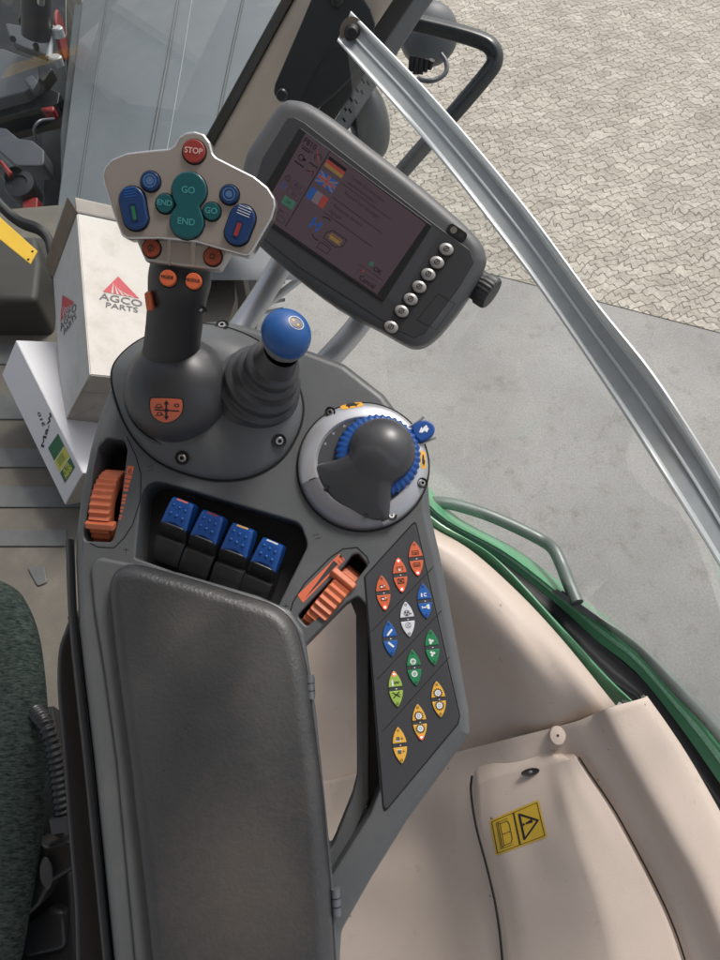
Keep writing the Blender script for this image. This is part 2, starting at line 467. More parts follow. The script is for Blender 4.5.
scr_gold = mat('screen_gold', (.10, .07, .02), .2, emit=(.20, .11, .04), estr=0.28)
scr_blue = mat('screen_blue', (.01, .03, .10), .2, emit=(.015, .06, .22), estr=0.33)
scr_white = mat('screen_white', (.05, .045, .05), .2, emit=(.13, .10, .12), estr=0.33)
scr_green = mat('screen_green', (.02, .05, .04), .2, emit=(.03, .11, .07), estr=0.33)
bezel = mat('bezel_black', (.012, .013, .015), .28)
housing = mat('monitor_housing', (.088, .091, .095), .42, bump=.3, bscale=900, rvar=.04)
housing_d = mat('monitor_face', (.032, .034, .038), .45, bump=.2, bscale=900)
btn = mat('button_silver', (.40, .38, .36), .35, metal=.5)
tyre = mat('tyre_rubber', (.03, .032, .033), .7, bump=.5, bscale=80)

def glass_mat(name, tint, rough=.02, dens=.05, ior=1.5):
    m = bpy.data.materials.new(name); m.use_nodes = True; nt = m.node_tree; N = nt.nodes; L = nt.links
    N.remove(N['Principled BSDF']); out = N['Material Output']
    t = N.new('ShaderNodeBsdfTransparent'); t.inputs[0].default_value = (*tint, 1)
    g = N.new('ShaderNodeBsdfGlossy'); g.inputs['Roughness'].default_value = rough; g.inputs[0].default_value = (1, 1, 1, 1)
    f0 = ((ior - 1) / (ior + 1)) ** 2 * 1.8
    lw = N.new('ShaderNodeLayerWeight'); lw.inputs[0].default_value = .5
    pw = N.new('ShaderNodeMath'); pw.operation = 'POWER'; pw.inputs[1].default_value = 5; L.new(lw.outputs['Facing'], pw.inputs[0])
    ad = N.new('ShaderNodeMath'); ad.operation = 'MULTIPLY_ADD'; ad.inputs[1].default_value = 1 - f0; ad.inputs[2].default_value = f0 + dens; L.new(pw.outputs[0], ad.inputs[0])
    mx = N.new('ShaderNodeMixShader'); L.new(ad.outputs[0], mx.inputs[0])
    L.new(t.outputs[0], mx.inputs[1]); L.new(g.outputs[0], mx.inputs[2]); L.new(mx.outputs[0], out.inputs[0]); return m
glassm = glass_mat('window_glass', (.92, .96, .95), .02, .0, 1.5)
glass2 = glass_mat('door_glass', (.97, .985, .98), .02, .0, 1.45)

def ground_mats():
    m = bpy.data.materials.new('yard_concrete'); m.use_nodes = True; nt = m.node_tree; N = nt.nodes; L = nt.links; b = N['Principled BSDF']
    tc = N.new('ShaderNodeTexCoord')
    def noise(sc, det, ro=.6):
        n = N.new('ShaderNodeTexNoise'); n.inputs['Scale'].default_value = sc; n.inputs['Detail'].default_value = det; n.inputs['Roughness'].default_value = ro
        L.new(tc.outputs['Object'], n.inputs['Vector']); return n
    n1, n2, n3 = noise(1.1, 8, .6), noise(7, 8, .7), noise(90, 4, .8)
    r1 = N.new('ShaderNodeValToRGB'); r1.color_ramp.elements[0].position = .3; r1.color_ramp.elements[0].color = (.26, .255, .243, 1)
    r1.color_ramp.elements[1].position = .7; r1.color_ramp.elements[1].color = (.385, .378, .362, 1); L.new(n1.outputs[0], r1.inputs[0])
    r2 = N.new('ShaderNodeValToRGB'); r2.color_ramp.elements[0].position = .54; r2.color_ramp.elements[0].color = (1, 1, 1, 1)
    r2.color_ramp.elements[1].position = .74; r2.color_ramp.elements[1].color = (.70, .67, .62, 1); L.new(n2.outputs[0], r2.inputs[0])
    r3 = N.new('ShaderNodeValToRGB'); r3.color_ramp.elements[0].position = .3; r3.color_ramp.elements[0].color = (.74, .74, .74, 1)
    r3.color_ramp.elements[1].position = .7; r3.color_ramp.elements[1].color = (1.16, 1.16, 1.16, 1); L.new(n3.outputs[0], r3.inputs[0])
    a = N.new('ShaderNodeMix'); a.data_type = 'RGBA'; a.blend_type = 'MULTIPLY'; a.inputs[0].default_value = 1
    c = N.new('ShaderNodeMix'); c.data_type = 'RGBA'; c.blend_type = 'MULTIPLY'; c.inputs[0].default_value = 1
    L.new(r1.outputs[0], a.inputs[6]); L.new(r2.outputs[0], a.inputs[7]); L.new(a.outputs[2], c.inputs[6]); L.new(r3.outputs[0], c.inputs[7])
    wn2 = noise(1.7, 6, .7); vm2 = N.new('ShaderNodeVectorMath'); vm2.operation = 'MULTIPLY_ADD'; vm2.inputs[1].default_value = (.9, .9, 0); L.new(wn2.outputs[1], vm2.inputs[0]); L.new(tc.outputs['Object'], vm2.inputs[2])
    vv = N.new('ShaderNodeTexVoronoi'); vv.feature = 'DISTANCE_TO_EDGE'; vv.voronoi_dimensions = '2D'; vv.inputs['Scale'].default_value = .42; L.new(vm2.outputs[0], vv.inputs['Vector'])
    cr = N.new('ShaderNodeMapRange'); cr.inputs[1].default_value = .0005; cr.inputs[2].default_value = .003; cr.inputs[3].default_value = .80; cr.inputs[4].default_value = 1; L.new(vv.outputs['Distance'], cr.inputs[0])
    sc_ = N.new('ShaderNodeVectorMath'); sc_.operation = 'SCALE'; L.new(c.outputs[2], sc_.inputs[0]); L.new(cr.outputs[0], sc_.inputs['Scale'])
    L.new(sc_.outputs[0], b.inputs['Base Color']); b.inputs['Roughness'].default_value = .8
    bp = N.new('ShaderNodeBump'); bp.inputs['Strength'].default_value = .4; bp.inputs['Distance'].default_value = .004; L.new(n3.outputs[0], bp.inputs['Height']); L.new(bp.outputs[0], b.inputs['Normal'])
    # pavers: interlocking stones with wavy sides
    p = bpy.data.materials.new('interlocking_pavers'); p.use_nodes = True; nt = p.node_tree; N = nt.nodes; L = nt.links; b = N['Principled BSDF']
    tc = N.new('ShaderNodeTexCoord'); mp = N.new('ShaderNodeMapping'); mp.inputs['Rotation'].default_value = (0, 0, rad(24)); L.new(tc.outputs['Object'], mp.inputs[0])
    def node(t, **k):
        n = N.new(t)
        for a_, v_ in k.items(): setattr(n, a_, v_)
        return n
    def math_(op, x, y):
        n = node('ShaderNodeMath', operation=op)
        for i_, q_ in enumerate((x, y)):
            if q_ is None: continue
            if isinstance(q_, (int, float)): n.inputs[i_].default_value = q_
            else: L.new(q_, n.inputs[i_])
        return n.outputs[0]
    wv = node('ShaderNodeTexNoise'); wv.inputs['Scale'].default_value = 4; wv.inputs['Detail'].default_value = 3; L.new(mp.outputs[0], wv.inputs['Vector'])
    wa = node('ShaderNodeVectorMath', operation='MULTIPLY_ADD'); wa.inputs[1].default_value = (.20, .20, 0); L.new(wv.outputs[1], wa.inputs[0]); L.new(mp.outputs[0], wa.inputs[2])
    sx = node('ShaderNodeSeparateXYZ'); L.new(wa.outputs[0], sx.inputs[0])
    X, Y = sx.outputs[0], sx.outputs[1]
    fx = 2 * math.pi / .059
    Yw = math_('ADD', Y, math_('MULTIPLY', math_('SINE', math_('MULTIPLY', X, fx), None), .013))
    Xw = math_('ADD', X, math_('MULTIPLY', math_('SINE', math_('MULTIPLY', Y, 2 * math.pi / .076), None), .015))
    cb = node('ShaderNodeCombineXYZ'); L.new(Xw, cb.inputs[0]); L.new(Yw, cb.inputs[1])
    br = node('ShaderNodeTexBrick'); br.offset = .5; br.inputs['Scale'].default_value = 1; br.inputs['Brick Width'].default_value = .118; br.inputs['Row Height'].default_value = .076
    br.inputs['Mortar Size'].default_value = .0065; br.inputs['Mortar Smooth'].default_value = .9; br.inputs['Bias'].default_value = 0
    br.inputs['Color1'].default_value = (.39, .36, .30, 1); br.inputs['Color2'].default_value = (.51, .475, .405, 1); br.inputs['Mortar'].default_value = (.22, .20, .155, 1)
    L.new(cb.outputs[0], br.inputs['Vector'])
    def mul(col, fac_sock, lo, hi, a0=.3, a1=.7):
        r = node('ShaderNodeMapRange'); r.inputs[1].default_value = a0; r.inputs[2].default_value = a1; r.inputs[3].default_value = lo; r.inputs[4].default_value = hi; L.new(fac_sock, r.inputs[0])
        v = node('ShaderNodeVectorMath', operation='SCALE'); L.new(col, v.inputs[0]); L.new(r.outputs[0], v.inputs['Scale']); return v.outputs[0]
    def nz(sc, det):
        n = node('ShaderNodeTexNoise'); n.inputs['Scale'].default_value = sc; n.inputs['Detail'].default_value = det; n.inputs['Roughness'].default_value = .65; L.new(tc.outputs['Object'], n.inputs['Vector']); return n.outputs[0]
    c1 = mul(br.outputs['Color'], nz(.8, 6), .80, 1.12); c1 = mul(c1, nz(6, 6), .78, 1.12); c1 = mul(c1, nz(45, 6), .68, 1.22)
    mx = node('ShaderNodeMix', data_type='RGBA'); mx.inputs[7].default_value = (.27, .245, .19, 1); L.new(c1, mx.inputs[6])
    r = node('ShaderNodeMapRange'); r.inputs[1].default_value = .56; r.inputs[2].default_value = .74; r.inputs[4].default_value = .55; L.new(nz(2.2, 7), r.inputs[0]); L.new(r.outputs[0], mx.inputs[0])
    L.new(mx.outputs[2], b.inputs['Base Color']); b.inputs['Roughness'].default_value = .85
    bp = node('ShaderNodeBump'); bp.invert = True; bp.inputs['Strength'].default_value = .8; bp.inputs['Distance'].default_value = .006; L.new(br.outputs['Fac'], bp.inputs['Height']); L.new(bp.outputs[0], b.inputs['Normal'])
    return m, p
concrete, pavers = ground_mats()

def fabric_mat():
    m = bpy.data.materials.new('seat_fabric'); m.use_nodes = True; nt = m.node_tree; N = nt.nodes; L = nt.links; b = N['Principled BSDF']
    tc = N.new('ShaderNodeTexCoord'); mp = N.new('ShaderNodeMapping'); mp.inputs['Scale'].default_value = (95, 340, 95); L.new(tc.outputs['Object'], mp.inputs[0])
    n = N.new('ShaderNodeTexNoise'); n.inputs['Scale'].default_value = 1; n.inputs['Detail'].default_value = 4; n.inputs['Roughness'].default_value = .7; L.new(mp.outputs[0], n.inputs['Vector'])
    r = N.new('ShaderNodeValToRGB'); r.color_ramp.elements[0].position = .36; r.color_ramp.elements[0].color = (.008, .014, .013, 1)
    r.color_ramp.elements[1].position = .68; r.color_ramp.elements[1].color = (.052, .068, .062, 1); L.new(n.outputs[0], r.inputs[0]); L.new(r.outputs[0], b.inputs['Base Color'])
    b.inputs['Roughness'].default_value = .95; b.inputs['Specular IOR Level'].default_value = .15
    bp = N.new('ShaderNodeBump'); bp.inputs['Strength'].default_value = .9; bp.inputs['Distance'].default_value = .001; L.new(n.outputs[0], bp.inputs['Height']); L.new(bp.outputs[0], b.inputs['Normal'])
    return m
fabric = fabric_mat()
floorm = mat('floor_mat', (.135, .122, .102), .75, bump=.7, bscale=250, var=.14, vscale=14, dirt=(.22, .20, .17), dscale=7, dmax=.5)
floorr = mat('floor_rubber_strip', (.115, .120, .118), .5, bump=.3, bscale=200, var=.12, vscale=25, rvar=.1, dirt=(.17, .16, .14), dscale=14, dmax=.4)

# ================================================================== SETTING
FLOOR_Z = 1.86
mb = MB(); R_ = 250
mb.add([(-R_, -R_, 0), (R_, -R_, 0), (R_, R_, 0), (-R_, R_, 0)], [(0, 1, 2, 3)])
ident(mb.build('ground', concrete, smooth=False), kind='structure')
a, b = G(490, 274, 0), G(720, 333, 0); dd = (b - a).normalized(); nn = Vector((-dd.y, dd.x, 0)); nn = nn if nn.y > 0 else -nn
mb = MB()
p0, p1 = a - dd * 120, a + dd * 120
mb.add([p0 + Vector((0, 0, .004)), p1 + Vector((0, 0, .004)), p1 + nn * 200 + Vector((0, 0, .004)), p0 + nn * 200 + Vector((0, 0, .004))], [(0, 1, 2, 3)])
ident(mb.build('pavement', pavers, smooth=False), kind='structure')

# cab floor (outline follows the cab: up to the foot of the windscreen)
fl = [G(-420, 330, FLOOR_Z), G(-60, 215, FLOOR_Z), G(60, 205, FLOOR_Z), G(235, 215, FLOOR_Z), G(235, 300, FLOOR_Z), G(200, 420, FLOOR_Z), G(262, 600, FLOOR_Z), G(262, 1150, FLOOR_Z), G(-420, 1150, FLOOR_Z)]
mb = MB(); mb.prism([(p.x, p.y) for p in fl], FLOOR_Z - .05, FLOOR_Z, 0, 0, cap_bottom=True)
for (y0, y1, xa, xb, tl) in ((395, 420, -400, 110, 0), (449, 468, -400, 110, 0), (487, 508, -400, 120, 0), (530, 547, -400, 67, 0), (345, 365, -400, 60, 0)):
    q = [G(xa, y0, FLOOR_Z), G(xb, y0, FLOOR_Z), G(xb, y1, FLOOR_Z), G(xa, y1, FLOOR_Z)]
    mb.prism(fillet([(p.x, p.y) for p in q], .006, 3), FLOOR_Z - .01, FLOOR_Z + .004, .002, 1)
q = [G(27, 567, FLOOR_Z), G(45, 567, FLOOR_Z), G(48, 583, FLOOR_Z), G(38, 587, FLOOR_Z)]
mb.prism(fillet([(p.x, p.y) for p in q], .006, 3), FLOOR_Z - .01, FLOOR_Z + .004, .002, 1)
ident(mb.build('floor', [floorm, floorr]), kind='structure')

# ================================================================== CONSOLE
K = Frame(W(250, 560, .72), Vector((0, -math.sin(rad(20)), math.cos(rad(20)))), RT)
console = empty('control_console', K.M, 'dark grey armrest control console with joystick, levers, wheels and padded top', 'control console')

outer = [(131, 345), (112, 378), (98, 412), (88, 448), (79, 492), (74, 530), (73, 560), (76, 627), (91, 759), (103, 880), (112, 970), (124, 1060),
         (340, 1060), (338, 985), (341, 935), (372, 880), (408, 822), (471, 735), (470, 712), (455, 628), (441, 555), (431, 512), (428, 470), (412, 430), (385, 393), (345, 362), (300, 345), (262, 328), (222, 318), (178, 322), (150, 330)]
rr = [.01]*6 + [.02]*6 + [.01, .01, .02, .01, .01, .006, .006] + [.015]*12
outerL = fillet(K.poly(outer), rr, 4)
hole = fillet(K.poly([(300, 650), (346, 603), (358, 596), (367, 606), (380, 790), (370, 815), (324, 888), (314, 760)]), [.003, .008, .004, .006, .006, .006, .002, .002], 4)
rec_poly = [(152, 478), (163, 473), (294, 521), (306, 533), (307, 550), (277, 608), (135, 558), (142, 515)]
recess = fillet(K.poly([(143, 476), (300, 523), (308, 545), (277, 608), (135, 558)]), [.020, .014, .014, .002, .002], 8)
slotL = fillet(K.poly([(98, 448), (106, 438), (124, 440), (127, 450), (119, 514), (112, 542), (86, 541), (83, 535), (90, 500), (93, 470)]), .005, 4)
slotR = fillet(K.poly([(297, 616), (344, 566), (352, 555), (358, 553), (368, 565), (354, 583), (307, 627)]), .004, 4)
panel_poly = K.poly([(415, 522), (459, 716), (457, 724), (384, 812), (365, 577)])
holeP = fillet(offset(ccw(panel_poly), -.0012), .003, 3)
# slot R opens towards the hole: keep them separate with a thin web
mb = MB()
mb.prism(outerL, -.062, 0, .010, 0, holes=[hole, recess, slotL, slotR], seg=5, hole_bev=.0022, hole_z0=-.055, mwall=0)
body_bvh = mb.bvh(K.M)
# seams and the raised lip round the left wheel
d = D()
def kpts(pts, h=0): return [K.uv(a, b, h) for a, b in pts]
d.line(kpts([(127, 437), (136, 456), (141, 474), (140.5, 500), (133, 524), (124, 538), (114, 548), (98, 547), (90, 543)]), .0011, 2)
d.line(kpts([(304, 633), (296, 624), (290, 613), (293, 602), (305, 583), (331, 557), (343, 549), (357, 547.5), (367, 557), (369, 563)]), .0013, 2)
for (x, y) in ((147, 467), (148, 471), (313, 535.5), (315, 539)): d.line(kpts([(x, y), (x + 6, y - 1.5)]), .0005, 3)
for (x, y) in ((126, 550), (286, 606)): d.line(kpts([(x-3, y), (x+3, y)]), .0005, 3); d.line(kpts([(x, y - 2), (x, y + 3)]), .0005, 3)
mb.marks(d, lambda u, v, h: Vector((u, v, h)), base=.0001, step=.0001)
body = mb.build('console_body', [deck, dark, gap, black], console)
# recess tray and slot trays
mb = MB()
for poly_, z in ((recess, -.040), (slotL, -.05), (slotR, -.05)):
    mb.prism(offset(ccw(poly_), -.002), z - .004, z, 0, 0)
mb.build('recess_tray', [black], console)
# lower rail round the opening
mb = MB()
h_ = -.03
inner = fillet(K.poly([(302, 648), (342, 602), (350, 600), (356, 615), (357, 778), (352, 798), (328, 858), (322, 800), (306, 700)], h_), .004, 4)
mb.prism(K.poly([(285, 645), (340, 590), (364, 588), (369, 606), (369, 800), (322, 905), (312, 900), (295, 700)], h_), h_ - .03, h_, .002, 0, holes=[inner], hole_bev=.002)
h2 = -.044
mb.prism(K.poly([(366, 588), (377, 588), (391, 812), (372, 856), (366, 800)], h2), h2 - .02, h2, 0, 1)
mb.build('opening_frame', [deck, dark], console)
# outer lower side rail (light edge on the left)
mb = MB()
pth = [K.p(a, b, -.012) for a, b in ((70, 540), (74, 630), (88, 760), (100, 880), (109, 970), (118, 1050))]
mb.tube(smooth_curve(pth, 5), [(.008, .0035)] * 26, 10, 0)
mb.build('side_trim', [dark], console)

# pad
pad_px = [(106, 555), (200, 582), (293, 611), (307, 672), (323, 800), (331, 895), (335, 970), (338, 1060), (166, 1060), (154, 965), (146, 890), (131, 759), (118, 660)]
PADH = .030
padL = resample([*smooth_curve(fillet(ccw(K.poly(pad_px, .012)), .022, 6), 2, True)] + [smooth_curve(fillet(ccw(K.poly(pad_px, .012)), .022, 6), 2, True)[0]], 161)[:-1]
mb = MB(); mb.prism(padL, 0, PADH, .0, 0) if False else None
# padded block with softly rounded edges
padL = ccw(fillet(ccw(K.poly(pad_px, .012)), [.026, 0.2, .034, .1, .2, .2, .2, .01, .01, .2, .2, .2, .2], 9))
mb = MB(); mb.prism(padL, 0, .0275, .015, 0, seg=9)
pad = mb.build('armrest_pad', [padm], console, ang=60)
mb = MB(); seam = [(p[0], p[1], .0095) for p in offset(padL, -.0006)]
mb.tube([seam[i] for i in range(len(seam))] + [seam[0]], .0011, 6, 0, cap=False)
mb.build('seam_piping', [shellm], pad, M=K.M)
# tray under pad
mb = MB()
trL = fillet(ccw(K.poly([(97, 556), (180, 573), (258, 596), (290, 610), (304, 632), (316, 715), (334, 895), (340, 1060), (146, 1060), (135, 965), (116, 759), (104, 671), (94, 610), (90, 568)], .005)), .012, 5)
mb.prism(trL, -.001, .006, .004, 0); mb.build('pad_tray', [deck], console)
# hinges
for (x, y) in ((310, 687), (336, 902)):
    o = K.p(x, y, .012); T = Matrix.Translation(o) @ Matrix.Rotation(rad(4), 4, 'Z')
    mb = MB()
    mb.tube([T @ Vector((0, -.011, 0)), T @ Vector((0, .011, 0))], .0042, 14, 0)
    for yy in (-.0035, .0035): mb.tube([T @ Vector((0, yy - .0004, 0)), T @ Vector((0, yy + .0004, 0))], .0045, 14, 1)
    mb.box((-.004, 0, -.004), (.010, .020, .003), 0, T, .001); mb.box((.002, 0, -.007), (.004, .018, .010), 0, T, .001)
    mb.build('hinge', [irong, black], console)

# hub under the joysticks
hub_px = [(112, 376), (119, 408), (132, 435), (152, 457), (178, 471), (215, 480), (250, 477), (279, 461), (296, 437), (303, 412), (299, 388), (285, 364), (256, 340), (218, 326), (180, 326), (145, 338), (121, 356)]
hubc = smooth_curve([K.uv(a, b) for a, b in hub_px], 5, True)
hubc = ccw(hubc); cc = K.uv(205, 392)
mb = MB(); rings = []
prof = [(1.0, 0), (.985, .004), (.95, .007), (.90, .011), (.82, .017), (.72, .023), (.62, .027), (.5, .029), (.35, .030), (.15, .030)]
for s_, z in prof: rings.append([(*(cc + (p - cc) * s_), z) for p in hubc])
mb.grid(rings, 0, closed=True); mb.f.append(tuple(range(len(mb.v) - len(hubc), len(mb.v)))); mb.m.append(0)
seamr = [(*(cc + (p - cc) * 1.006), .0006) for p in hubc]
mb.tube(seamr + [seamr[0]], .0012, 6, 1, cap=False)
hub_bvh = mb.bvh(K.M)
hub = mb.build('joystick_base', [deck, gap], console)

def screw(px, py, h, r=.0042, tilt=(0, 0), parent=console, name='screw'):
    o = K.p(px, py, h); T = Matrix.Translation(o) @ Euler((rad(tilt[0]), rad(tilt[1]), 0)).to_matrix().to_4x4()
    mb = MB()
    mb.lathe([(r*1.75, .0002), (r*1.7, .0006), (r*1.45, .0004), (r*1.2, -.0005), (r*1.1, -.001)], 24, 1, T)
    mb.lathe([(r, -.001), (r, .0006), (r*.85, .0012), (r*.5, .0012)], 20, 0, T)
    mb.lathe([(r*.5, .0012), (r*.48, -.0005), (0.00001, -.0005)], 6, 2, T)
    mb.build(name, [steel, gap, black], parent, M=K.M)
screw(182, 458, .0165, tilt=(22, -8)); screw(279.5, 441, .0135, tilt=(18, 22)); screw(222, 325, .006, tilt=(-20, 0))

# ball-shaped shell
SC = K.uv(175, 384, .04)
Rs = .0555
mb = MB(); T = Matrix.Translation((SC.x, SC.y, .006))
pr = [(Rs + .004, .0), (Rs + .004, .010), (Rs + .002, .0115), (Rs, .0105), (Rs - .0005, .0125), (Rs, .014)]
for k in range(1, 15):
    a = rad(90) * k / 14; pr.append((max(1e-5, Rs * math.cos(a)), .014 + Rs * .90 * math.sin(a)))
mb.lathe(pr, 56, 0, T)
shell = mb.build('joystick_shell', [shellm], console)
shell_bvh = mb.bvh(K.M)
# shield mark on the shell
d = D(); sh = [(-.5, .42), (-.35, .5), (.35, .5), (.5, .42), (.5, .0), (.36, -.3), (.12, -.48), (-.12, -.5), (-.38, -.3), (-.5, .0)]
sh = smooth_curve(sh, 3, True)
d.poly([p * 1.09 for p in sh], 1, 0); d.poly(sh, 0, 1)
d.line([(-.36, .02), (.4, -.02)], .055, 1, 2); d.line([(0, .38), (0, -.36)], .06, 1, 2)
d.poly([(-.09, .26), (.09, .26), (0, .42)], 1, 2); d.poly([(-.09, -.24), (.09, -.24), (0, -.4)], 1, 2); d.disc(0, 0, .075, 1, 2)
d.ring(-.24, .17, .07, .10, 1, 2, 12); d.line([(-.38, .12), (-.10, .12)], .03, 1, 2); d.ring(-.22, -.15, .05, .085, 1, 2, 12); d.line([(-.36, -.22), (-.1, -.2)], .03, 1, 2)
d.disc(.33, .22, .085, 1, 2); d.disc(.33, .22, .04, 0, 3)
q = [(151, 398), (182, 399), (182, 422), (151, 422)]
mb = MB()
def fshield(u, v, h):
    px, py = bil(q, u + .5, v + .5); l = hit(shell_bvh, px, py, h); return K.Mi @ l if l else Vector((0, 0, 0))
mb.drape(d, fshield, .0003, .00018)
mb.build('shield_mark', [orangel, ink], shell, M=K.M, smooth=False)

# grip: from the shell to the head
HN = Vector((-.02, -math.sin(rad(40)), math.cos(rad(40))))
H = Frame(W(188, 200, .60), HN, Vector((1, 0, -.0)))
gp = [W(170, 376, .745), W(171, 356, .720), W(174, 328, .695), W(177, 300, .672), (W(180, 278, .657)), W(182, 268, .655), W(183, 262, .66)]
rads = [(.034, .037), (.028, .0300), (.0265, .0275), (.0265, .0285), (.028, .033), (.026, .034), (.018, .030)]
gs = smooth_curve(gp, 5); rs_ = smooth_curve([Vector((*r, 0)) for r in rads], 5)
mb = MB(); mb.tube([K.Mi @ p for p in gs], [(r.y, r.x) if False else (r.x, r.y) for r in rs_], 32, 0)
# collar flare at foot
grip = mb.build('joystick', [gripm], console, ang=60)
grip_bvh = mb.bvh(K.M)
# head plate
def z2(pts): return [(90 + a / 3.6, 120 + b / 3.6) for a, b in pts]
hp = z2([(42, 195), (52, 165), (75, 140), (130, 116), (215, 106), (285, 100), (305, 85), (318, 58), (345, 42), (375, 37), (410, 48), (432, 78), (442, 118), (455, 132), (520, 165), (590, 200), (640, 240), (665, 280), (668, 310), (655, 355), (585, 475), (572, 490), (555, 490), (480, 470), (380, 440), (250, 428), (135, 430), (112, 415), (85, 345), (50, 235)])
hl = ccw(fillet(H.poly(hp), .004, 2))
mb = MB(); mb.prism(hl, -.014, 0, .0024, 1, mtop=0, seg=4, cap_bottom=True)
head = mb.build('joystick_head', [headm, chrome], grip, M=H.M)
# neck plate (lower metallic part)
mb = MB(); npoly = ccw(fillet(H.poly(z2([(160, 420), (515, 455), (462, 542), (330, 528), (200, 510)]), -.008), .003, 3))
mb.prism(npoly, -.022, -.007, .003, 0, cap_bottom=True)
for (xa, xb) in ((278, 292), (362, 382)):
    mb.add([Vector((*H.uv(*z2([p])[0], -.0068), -.0066)) for p in ((xa, 432), (xb, 436), (xb - 4, 527), (xa + 1, 512))], [(0, 1, 2, 3)], 1)
mb.build('neck_plate', [headm, chrome], grip, M=H.M)
def hz(x, y, h=0): p = z2([(x, y)])[0]; return H.uv(p[0], p[1], h)
hm = H.mpp(188, 200)
def button(cx, cy, rpx, mats, marks=None, name='button', h0=0, hgt=.003, sx=1, sy=1, rot=0, loz=None):
    c = hz(cx, cy, h0); r = rpx / 3.6 * hm; mb = MB()
    T = Matrix.Translation((c.x, c.y, h0)) @ Matrix.Rotation(rot, 4, 'Z')
    if loz:
        w_, l_ = loz[0] / 3.6 * hm, loz[1] / 3.6 * hm
        pl = []
        for k in range(24):
            a = 2*math.pi*k/24; y0 = (l_ - w_) * (1 if math.sin(a) >= 0 else -1); pl.append(Vector((w_*math.cos(a), y0 + w_*math.sin(a))))
        mb.prism(offset(pl, -.0012), 0, .0004, 0, 2, M=T); mb.prism(pl, 0, hgt, .0014, 0, M=T)
    else:
        mb.lathe([(r + .0012, 0), (r + .001, .0005), (r, .0006)], 32, 2, T)
        mb.lathe([(r, 0), (r, hgt*.7), (r*.93, hgt*.95), (r*.8, hgt), (.00001, hgt*.97)], 32, 0, T)
    if marks: mb.marks(marks, lambda u, v, h: T @ Vector((u*hm/3.6, v*hm/3.6, hgt + h)), .0002, .0001)
    mb.build(name, mats, head, M=H.M) if False else mb.build(name, mats, grip, M=H.M)
RZ = rad(-7)
button(376, 115, 40, [redb, redt, gap], D().text('STOP', 0, 0, 27, 1, bold=.8), rot=RZ)
button(219, 222, 34, [navy, navyr, gap], D().ring(0, 0, 18, 24, 1).disc(0, 0, 15, 1), rot=RZ)
button(503, 270, 33, [navy, navyr, gap], D().ring(0, 0, 18, 23, 1).disc(0, 0, 13, 1), rot=RZ)
d = D(); [d.rect(0, 40 + 9*k, 44, 3, 1) for k in range(4)]; d.rect(0, -18, 24, 62, 3); d.rect(0, -18, 13, 46, 4, 2)
button(160, 320, 30, [navy, bluekey, gap, navyd, labelg], d, loz=(46, 76), rot=rad(9), hgt=.004, name='rocker_button')
d = D(); [d.rect(0, 36 + 9*k, 48, 2.5, 1) for k in range(4)]; d.rect(0, -18, 26, 62, 3); d.rect(0, -18, 15, 46, 4, 2)
button(541, 380, 30, [navy, whitek, gap, navyd, redb], d, loz=(46, 72), rot=rad(-22), hgt=.004, name='rocker_button')
button(272, 302, 33, [teal, tealt, gap], D().text('END', 0, 0, 27, 1, bold=.5), rot=RZ)
button(439, 330, 31, [teal, tealt, gap], D().text('GO', 0, 0, 29, 1, bold=.5), rot=RZ)
button(223, 463, 32, [copper, ink, gap], D().ring(0, 0, 9, 12, 1).line([(-4, -14), (4, 14)], 3, 1), h0=-.007, rot=RZ)
button(443, 493, 32, [copper, ink, gap], D().rect(0, 0, 18, 18, 1).rect(0, 0, 11, 9, 0, 2), h0=-.007, rot=RZ)
for x, y in ((284, 571), (376, 582)):
    button(x, y, 30, [orange, ink, gap], D().text('MODE' if x < 300 else 'MODUL', 0, 2, 16, 1, bold=.6), h0=-.010, hgt=.005, rot=RZ)
# hourglass rocker
def hourglass(g=0):
    pts = []; c1, c2, R1, R2 = Vector((5, 60)), Vector((-7, -48)), 64 + g, 62 + g
    for k in range(13):
        a = rad(-28) + rad(236) * k / 12; pts.append(c1 + Vector((math.cos(a), math.sin(a))) * R1)
    pts.append(Vector((-41 - g, 8)))
    for k in range(13):
        a = rad(152) + rad(236) * k / 12; pts.append(c2 + Vector((math.cos(a), math.sin(a))) * R2)
    pts.append(Vector((40 + g, 4)))
    return pts
c = hz(356, 318); T = Matrix.Translation((c.x, c.y, 0)); mb = MB()
mb.prism([p * (hm/3.6) for p in hourglass(3)], 0, .0004, 0, 2, M=T)
mb.prism([p * (hm/3.6) for p in hourglass()], 0, .0038, .0015, 0, M=T)
mb.marks(D().text('GO', 4, 58, 32, 1, bold=.5, rot=RZ).text('END', -7, -50, 32, 1, bold=.5, rot=RZ), lambda u, v, h: T @ Vector((u*hm/3.6, v*hm/3.6, .0038 + h)), .0002, .0001)
mb.build('rocker_button', [teal, tealt, gap], grip, M=H.M)
# oval holes with screws on the grip, orange side key
for (x, y) in ((201, 309),):
    l = hit(grip_bvh, x, y, .0003)
    if l:
        l2 = K.Mi @ l; T = Matrix.Translation(l2) @ Euler((rad(25), rad(40), 0)).to_matrix().to_4x4()
        mb = MB(); mb.lathe([(.0065, 0), (.006, .0006), (.0052, -.0002)], 20, 0, T, sy=.55); mb.lathe([(.0052, 0), (.0001, 0)], 20, 1, T, sy=.55)
        mb.lathe([(.0026, .0004), (.0001, .0006)], 12, 2, Matrix.Translation((-.001, -.0008, .0004)) @ T, sy=.6)
        mb.build('screw_hole', [gripm, gap, steel], grip, M=K.M)
mb = MB(); mb.box((0, 0, 0), (.006, .016, .008), 0, K.Mi @ Matrix.Translation(W(149.5, 301, .645)) @ Matrix.Rotation(rad(58), 4, 'X'), .002)
mb.build('side_key', [orange], grip, M=K.M)

